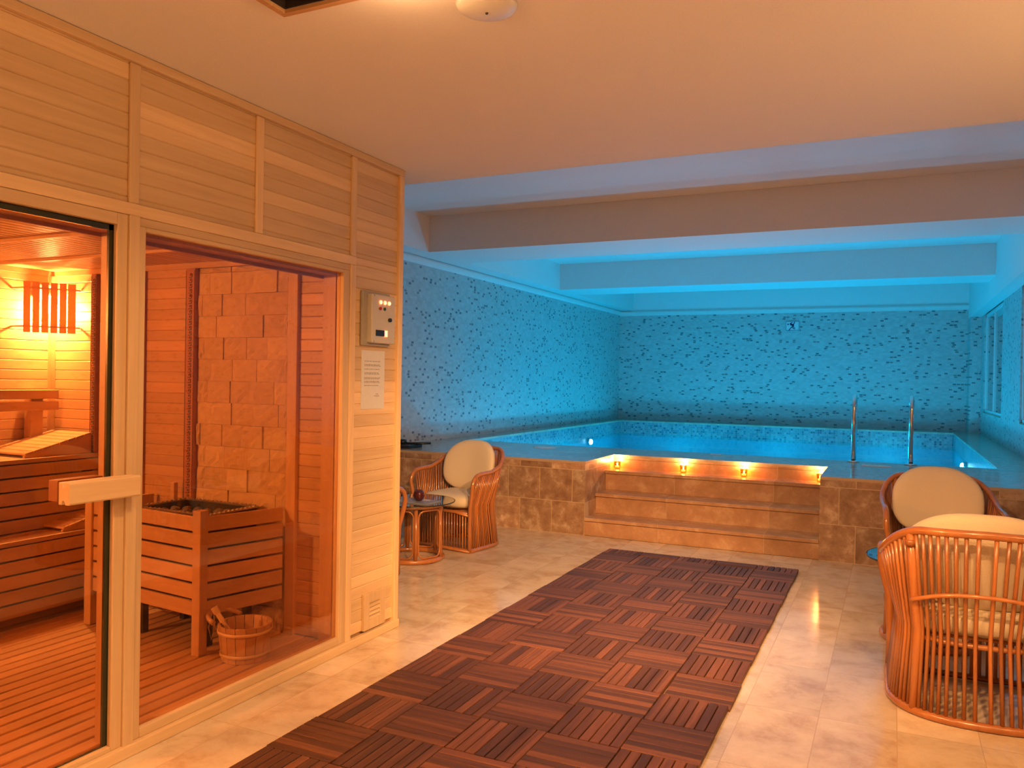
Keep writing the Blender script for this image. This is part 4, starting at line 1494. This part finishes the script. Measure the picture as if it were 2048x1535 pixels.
# notice below
pn = thing('paper_notice', 'laminated paper notice with rows of small text below the control box', 'notice', (FX, 3.61, 1.245))
b_ = MB()
b_.box(FX - 0.0115, FX - 0.009, 3.508, 3.722, 1.247, 1.562)
b_.build('sheet', M['paper'], pn)
b_ = MB()
xt = FX - 0.0088
rnd = random.Random(5)
rows = [1.503, 1.484, 1.478, 1.460, 1.440, 1.434, 1.414, 1.408, 1.394, 1.388, 1.372]
for z in rows:
    y = 3.535
    while y < 3.665:
        wl_ = rnd.uniform(0.008, 0.024)
        b_.box(xt - 0.0005, xt, y, min(y + wl_, 3.69), z, z + 0.003)
        y += wl_ + 0.004
for z, y0, y1 in ((1.325, 3.640, 3.665), (1.315, 3.625, 3.675)):
    b_.box(xt - 0.0005, xt, y0, y1, z, z + 0.003)
b_.build('text', M['ink'], pn)

# vent
vg = thing('wall_vent', 'small wooden louvred vent low on the sauna corner panel', 'vent', (FX, 3.64, 0.04))
vy0, vy1, vz0, vz1 = 3.545, 3.742, 0.056, 0.252
vx = FX - 0.011
b_ = MB()
b_.box(vx, FX + 0.008, vy0, vy0 + 0.048, vz0, vz1)
b_.box(vx, FX + 0.008, vy1 - 0.048, vy1, vz0, vz1)
b_.box(vx, FX + 0.008, vy0 + 0.048, vy1 - 0.048, vz0, vz0 + 0.05)
b_.box(vx, FX + 0.008, vy0 + 0.048, vy1 - 0.048, vz1 - 0.05, vz1)
b_.build('frame', M['pine_z'], vg, bevel=0.002)
boxobj('backing', M['gap'], (vx - 0.0, vx + 0.003, vy0 + 0.048, vy1 - 0.048, vz0 + 0.05, vz1 - 0.05), vg)
for k in range(5):
    z = vz0 + 0.053 + k * 0.0225
    b_ = MB()
    b_.hull8([(vx + 0.003, vy0 + 0.048, z + 0.004), (vx + 0.016, vy0 + 0.048, z - 0.002), (vx + 0.016, vy1 - 0.048, z - 0.002), (vx + 0.003, vy1 - 0.048, z + 0.004),
              (vx + 0.003, vy0 + 0.048, z + 0.016), (vx + 0.016, vy0 + 0.048, z + 0.010), (vx + 0.016, vy1 - 0.048, z + 0.010), (vx + 0.003, vy1 - 0.048, z + 0.016)])
    b_.build('louvre', M['pine_y'], vg)

# ------------------------------------------------------------------ deck tiles on the floor
MX, M10 = -2.114, 3.5415
YFAR = 6.3985


def deck_tile(along_y, ylen, seed):
    rnd = random.Random(seed)
    b_ = MB()
    n = 7
    T = 0.30
    g = 0.0025
    for k in range(n):
        a = 0.002 + (T - 0.004) * k / n
        c = 0.002 + (T - 0.004) * (k + 1) / n
        tn = rnd.random()
        if along_y:
            b_.bar(((a + c) / 2, -ylen + 0.0015, 0.016), ((a + c) / 2, -0.0015, 0.016), (c - a) - 2 * g, 0.018, c=0.002, tone=tn)
        else:
            if c > ylen:
                continue
            b_.bar((0.0015, -(a + c) / 2, 0.016), (T - 0.0015, -(a + c) / 2, 0.016), (c - a) - 1.2 * g, 0.018, c=0.0015, tone=tn)
    b_.box(0.006, T - 0.006, -ylen + 0.006, -0.006, 0.0005, 0.0065, tone=0.0)
    return b_.build('deck_tile', M['teak_y'] if along_y else M['teak_x'], origin=(0, 0, 0))


ordn = ['first', 'second', 'third', 'fourth', 'fifth', 'sixth', 'seventh', 'eighth', 'ninth', 'tenth', 'eleventh', 'twelfth', 'thirteenth', 'fourteenth', 'fifteenth', 'sixteenth', 'seventeenth']
colw = ['left edge column', 'second column from the left', 'middle column', 'second column from the right', 'right edge column']
protos = {True: [], False: []}
for row in range(1, 18):
    ytop = YFAR if row == 1 else M10 + 0.3 * (11 - row)
    ylen = (ytop - (M10 + 0.3 * (10 - row)))
    for col in range(5):
        al = (col + row) % 2 == 1
        if row == 1:
            o = deck_tile(al, ylen, 900 + col)
        elif len(protos[al]) < 12:
            o = deck_tile(al, 0.3, 100 + row * 7 + col)
            protos[al].append(o)
        else:
            src = protos[al][(row * 5 + col * 3) % 12]
            o = src.copy()
            C.objects.link(o)
        o.location = (MX + 0.3 * col, ytop, 0)
        if row == 10 and col == 4:
            o.location = (MX + 0.3 * col + 0.004, ytop - 0.004, 0.0)
            o.rotation_euler = (R(-2.6), 0, 0)
            o.location.z = 0.0
            o.rotation_euler = (0, 0, 0)
            o.rotation_euler.x = R(2.4) * -1
            o.location.z = 0.0005
        tag(o, 'hardwood deck tile, slats %s, %s row from the pool, %s' % ('lengthwise' if al else 'crosswise', ordn[row - 1], colw[col]),
            'deck tile', 'wooden deck tiles on the marble floor')
        if row == 10 and col == 4:
            # near edge rides up on its neighbour
            o.rotation_euler.x = R(2.4)
            o.location.z = 0.0
            o['label'] = 'dark hardwood deck tile with a raised near edge, in the right edge column'


# ------------------------------------------------------------------ rattan armchair (local: faces -y)
def smooth(t):
    t = max(0, min(1, t))
    return t * t * (3 - 2 * t)


def plan(s, W, D, yf, y0):
    """s in 0..1 from front left round the back to front right"""
    Ls = y0 - yf
    La = PI * (W + D) / 2 * 0.97
    T = 2 * Ls + La
    d = s * T
    if d <= Ls:
        return Vector((-W, yf + d, 0)), 0.0
    if d >= Ls + La:
        return Vector((W, y0 - (d - Ls - La), 0)), 0.0
    th = PI * (d - Ls) / La
    cx, sy = -math.cos(th), math.sin(th)
    e = 0.80
    return Vector((W * math.copysign(abs(cx) ** e, cx), y0 + D * abs(sy) ** e, 0)), math.sin(th)


def rail_z(s):
    a = abs(s - 0.5) * 2          # 0 back, 1 front
    z = 0.635 + 0.03 * (1 - a)
    z += 0.150 * smooth((0.72 - a) / 0.50)
    return z


def make_chair(label):
    t = thing('rattan_armchair', label, 'armchair', (0, 0, 0), 'rattan armchairs')
    NS = 60
    top = [plan(i / NS, 0.345, 0.30, -0.27, 0.02)[0] for i in range(NS + 1)]
    top = [Vector((p.x, p.y, rail_z(i / NS))) for i, p in enumerate(top)]
    # front posts curving into the arm
    def front(side):
        x = 0.345 * side
        xb = 0.305 * side
        pts = [Vector((xb, -0.285, 0.012)), Vector((xb * 0.99, -0.285, 0.2)), Vector((xb * 1.01, -0.29, 0.36)), Vector((x * 0.97, -0.305, 0.48))]
        for k in range(6):
            a = PI / 2 * k / 5
            pts.append(Vector((x, -0.31 + 0.10 * (1 - math.cos(a)), 0.54 + 0.095 * math.sin(a))))
        return pts
    fl = front(-1)
    fr = front(1)
    body = [p for p in top if p.y > -0.20]
    b_ = MB()
    b_.tube(fl + body + fr[::-1], 0.0175, 12, tone=0.7)
    b_.build('top_rail', M['rattan'], t)
    # base rail
    b_ = MB()
    base = [plan(i / 40, 0.31, 0.285, -0.285, 0.0)[0] + Vector((0, 0, 0.018)) for i in range(41)]
    b_.tube(base, 0.018, 10, closed=True, tone=0.6)
    b_.build('base_rail', M['rattan'], t)
    # slats around
    b_ = MB()
    n = 57
    for i in range(1, n):
        s = i / n
        pt, _ = plan(s, 0.345, 0.30, -0.27, 0.02)
        if abs(s - 0.352) < 0.009 or abs(s - 0.648) < 0.009:
            continue
        pw, _ = plan(s, 0.283, 0.235, -0.275, 0.0)
        pb, _ = plan(s, 0.31, 0.285, -0.28, 0.0)
        zt_ = rail_z(s) - 0.012
        if pt.y < -0.19:
            k = (pt.y + 0.27) / 0.08
            zt_ = min(zt_, 0.585 + 0.05 * smooth(k))
        pts = [Vector((pt.x, pt.y, zt_))]
        pts.append(pt.lerp(pw, 0.5) + Vector((0, 0, 0)))
        pts[-1].z = 0.5 * zt_ + 0.17
        pts += [Vector((pw.x, pw.y, 0.37)), Vector((pw.x, pw.y, 0.32)), Vector((pb.x, pb.y, 0.03))]
        b_.tube(pts, 0.0078, 6)
    b_.build('cane_slats', M['rattan'], t)
    # thick rear posts
    for s in (0.352, 0.648):
        pt, _ = plan(s, 0.345, 0.30, -0.27, 0.02)
        pw, _ = plan(s, 0.285, 0.238, -0.275, 0.0)
        pb, _ = plan(s, 0.31, 0.285, -0.28, 0.0)
        b_ = MB()
        b_.tube([(pt.x, pt.y, rail_z(s)), (pt.x * .5 + pw.x * .5, pt.y * .5 + pw.y * .5, 0.55), (pw.x, pw.y, 0.36), (pw.x, pw.y, 0.33), (pb.x, pb.y, 0.02)], 0.0165, 10, tone=0.8)
        b_.tube([(pt.x, pt.y, rail_z(s) - 0.035), (pt.x, pt.y, rail_z(s) - 0.06)], 0.0195, 10, tone=0.4)
        b_.build('rear_post', M['rattan'], t)
    # arched cane across the back
    b_ = MB()
    pts = []
    for i in range(25):
        s = 0.352 + 0.296 * i / 24
        pt, _ = plan(s, 0.345, 0.30, -0.27, 0.02)
        pw, _ = plan(s, 0.283, 0.235, -0.275, 0.0)
        q = pw.lerp(pt, 0.55)
        k = math.sin(PI * i / 24)
        out = Vector((q.x, q.y - 0.02, 0)).normalized() * 0.012
        pts.append((q.x + out.x, q.y + out.y, 0.495 + 0.06 * k))
    b_.tube(pts, 0.009, 8, tone=0.9)
    b_.build('back_cane', M['rattan'], t)
    # lower ring and front apron
    b_ = MB()
    ring = [plan(i / 40, 0.268, 0.22, -0.275, 0.0)[0] + Vector((0, 0, 0.325)) for i in range(41)]
    b_.tube(ring, 0.012, 8, closed=True, tone=0.5)
    for yy in (-0.2, -0.1, 0.0, 0.1):
        b_.tube([(-0.262, yy, 0.322), (0.262, yy, 0.322)], 0.008, 6)
    b_.build('seat_frame', M['rattan'], t)
    b_ = MB()
    for i in range(1, 19):
        x = -0.285 + 0.57 * i / 19
        b_.tube([(x, -0.283, 0.315), (x, -0.278, 0.025)], 0.0072, 6)
    b_.tube([(-0.29, -0.292, 0.305), (-0.15, -0.292, 0.322), (0, -0.292, 0.326), (0.15, -0.292, 0.322), (0.29, -0.292, 0.305)], 0.011, 8)
    b_.build('front_slats', M['rattan'], t)
    # cushions
    b_ = MB()
    b_.pillow(0.525, 0.50, 0.135, (0, -0.045, 0.402), p=5, top=3.2)
    b_.build('seat_cushion', M['cushion'], t)

    def bend(v):
        # v.x width, v.y height, v.z thickness -> lean back and wrap
        x, h, th = v.x, v.y, v.z
        taper = 1.0 - 0.17 * max(0, h / 0.215) ** 2
        x *= taper
        y = 0.155 + th + 0.22 * h - 0.9 * x * x * (1 if True else 0)
        return Vector((x, y, h))
    b_ = MB()
    b_.pillow(0.56, 0.43, 0.135, (0, 0, 0.668), p=2.9, top=2.6, xform=bend)
    b_.build('back_cushion', M['cushion'], t)
    return t


chair = make_chair('rattan armchair with cream cushions facing the viewer, in front of the left pool wall')
chair.location = (-3.325, 6.05, 0)
chair.scale = (0.94, 0.96, 1.0)
chair.rotation_euler = (0, 0, R(-8))
for (x, y, a, s, lab) in ((-3.485, 4.560, 180, 1.0, 'rattan armchair mostly hidden behind the sauna corner'),
                          (0.285, 5.90, 5, 0.97, 'rattan armchair with cream cushions behind the near right chair, by the pool wall'),
                          (0.355, 4.15, 181, 1.12, 'near right rattan armchair seen from behind, showing its curved cane back')):
    c_ = copy_tree(chair)
    c_.location = (x, y, 0)
    c_.rotation_euler = (0, 0, R(a))
    c_.scale = (s, s, 1.0)
    c_['label'] = lab


# ------------------------------------------------------------------ rattan tables with glass tops
def make_table(label):
    t = thing('rattan_table', label, 'table', (0, 0, 0), 'round rattan tables')
    b_ = MB()
    b_.lathe([(0, 0.451), (0.332, 0.451), (0.336, 0.455), (0.332, 0.459), (0, 0.459)], seg=64, smooth=False)
    b_.build('glass_top', M['glass_table'], t)
    b_ = MB()
    b_.lathe([(0.3365, 0.4505), (0.340, 0.452), (0.340, 0.458), (0.3365, 0.4595)], seg=64)
    b_.build('glass_rim', M['glass_edge'], t)
    r = 0.245

    def ringp(rr, z, n=40):
        return [(rr * math.cos(2 * PI * k / n), rr * math.sin(2 * PI * k / n), z) for k in range(n)]
    b_ = MB()
    b_.tube(ringp(r, 0.020), 0.019, 10, closed=True, tone=0.7)
    b_.build('base_ring', M['rattan'], t)
    b_ = MB()
    b_.tube(ringp(r - 0.01, 0.432), 0.017, 10, closed=True, tone=0.7)
    b_.build('top_ring', M['rattan'], t)
    n = 6
    for k in range(n):
        a = 2 * PI * k / n
        b_ = MB()
        b_.tube([(r * math.cos(a), r * math.sin(a), 0.02), ((r - 0.01) * math.cos(a), (r - 0.01) * math.sin(a), 0.432)], 0.016, 10, tone=0.6)
        b_.build('leg', M['rattan'], t)
    b_ = MB()
    for k in range(n):
        a0 = 2 * PI * k / n + 0.085
        a1 = 2 * PI * (k + 1) / n - 0.085
        pts = []
        zl, zh, cr = 0.046, 0.405, 0.05
        def P(a, z):
            rr = r - 0.006 * z / 0.4
            return (rr * math.cos(a), rr * math.sin(a), z)
        ca = cr / r
        m_ = 6
        for q in range(m_ + 1):
            th = PI / 2 * q / m_
            pts.append(P(a0 + ca * (1 - math.sin(th)), zl + cr * (1 - math.cos(th))))
        pts = pts[::1]
        loop = []
        for q in range(m_ + 1):      # bottom-left corner
            th = PI / 2 * q / m_
            loop.append(P(a0 + ca * (1 - math.cos(th)), zl + cr * (1 - math.sin(th))))
        for q in range(m_ + 1):      # bottom-right
            th = PI / 2 * q / m_
            loop.append(P(a1 - ca * (1 - math.sin(th)), zl + cr * (1 - math.cos(th))))
        for q in range(m_ + 1):      # top-right
            th = PI / 2 * q / m_
            loop.append(P(a1 - ca * (1 - math.cos(th)), zh - cr * (1 - math.sin(th))))
        for q in range(m_ + 1):      # top-left
            th = PI / 2 * q / m_
            loop.append(P(a0 + ca * (1 - math.sin(th)), zh - cr * (1 - math.cos(th))))
        b_.tube(loop, 0.0075, 6, closed=True)
    b_.build('arch_canes', M['rattan'], t)
    return t


tb = make_table('round glass topped rattan table beside the sauna corner')
tb.location = (-3.40, 5.37, 0)
tb.rotation_euler = (0, 0, R(10))
tb2 = copy_tree(tb)
tb2.location = (0.215, 5.06, 0)
tb2.rotation_euler = (0, 0, R(22))
tb2['label'] = 'round glass topped rattan table between the two right armchairs'
ZT = 0.4595
b_ = MB()
b_.lathe([(0, 0), (0.022, 0.0), (0.040, 0.018), (0.046, 0.040), (0.041, 0.066), (0.030, 0.082), (0.027, 0.082), (0.037, 0.064), (0.041, 0.040), (0.035, 0.02), (0, 0.008)], (-3.30, 5.31, ZT + 0.009), 28)
tag(b_.build('candle_bowl', M['ambers']), 'small round dark red glass candle bowl on the left table', 'candle bowl')
t = thing('magazine', 'open grey magazine under the red glass bowl on the left table', 'magazine', (-3.38, 5.33, ZT))
b_ = MB()
b_.box(-3.48, -3.16, 5.20, 5.41, ZT + 0.0008, ZT + 0.007)
b_.build('pages', M['magazine'], t)
b_ = MB()
for (x0, x1, y0, y1) in ((-3.51, -3.42, 5.225, 5.25), (-3.51, -3.45, 5.27, 5.29), (-3.30, -3.24, 5.35, 5.40)):
    b_.box(x0, x1, y0, y1, ZT + 0.007, ZT + 0.0078)
b_.build('print', M['paper'], t)
t = thing('magazine', 'white magazine with red print on the right glass table, seen between canes', 'magazine', (0.16, 5.07, ZT))
b_ = MB()
b_.box(0.03, 0.24, 4.95, 5.20, ZT + 0.0008, ZT + 0.007)
b_.build('pages', M['paper'], t)
b_ = MB()
b_.box(0.05, 0.22, 5.05, 5.09, ZT + 0.007, ZT + 0.0078)
b_.build('print', M['red'], t)
b_ = MB()
b_.lathe([(0, 0), (0.022, 0.0), (0.040, 0.018), (0.046, 0.040), (0.041, 0.066), (0.030, 0.082), (0.027, 0.082), (0.037, 0.064), (0.041, 0.040), (0.035, 0.02), (0, 0.008)], (0.075, 5.13, ZT + 0.009), 28)
tag(b_.build('candle_bowl', simple('dark green glass bowl', (0.02, 0.05, 0.045), 0.08)), 'small dark glass bowl on the right table, beside the near chair', 'candle bowl')

# drop helper properties
for o in bpy.data.objects:
    if '_o' in o:
        del o['_o']
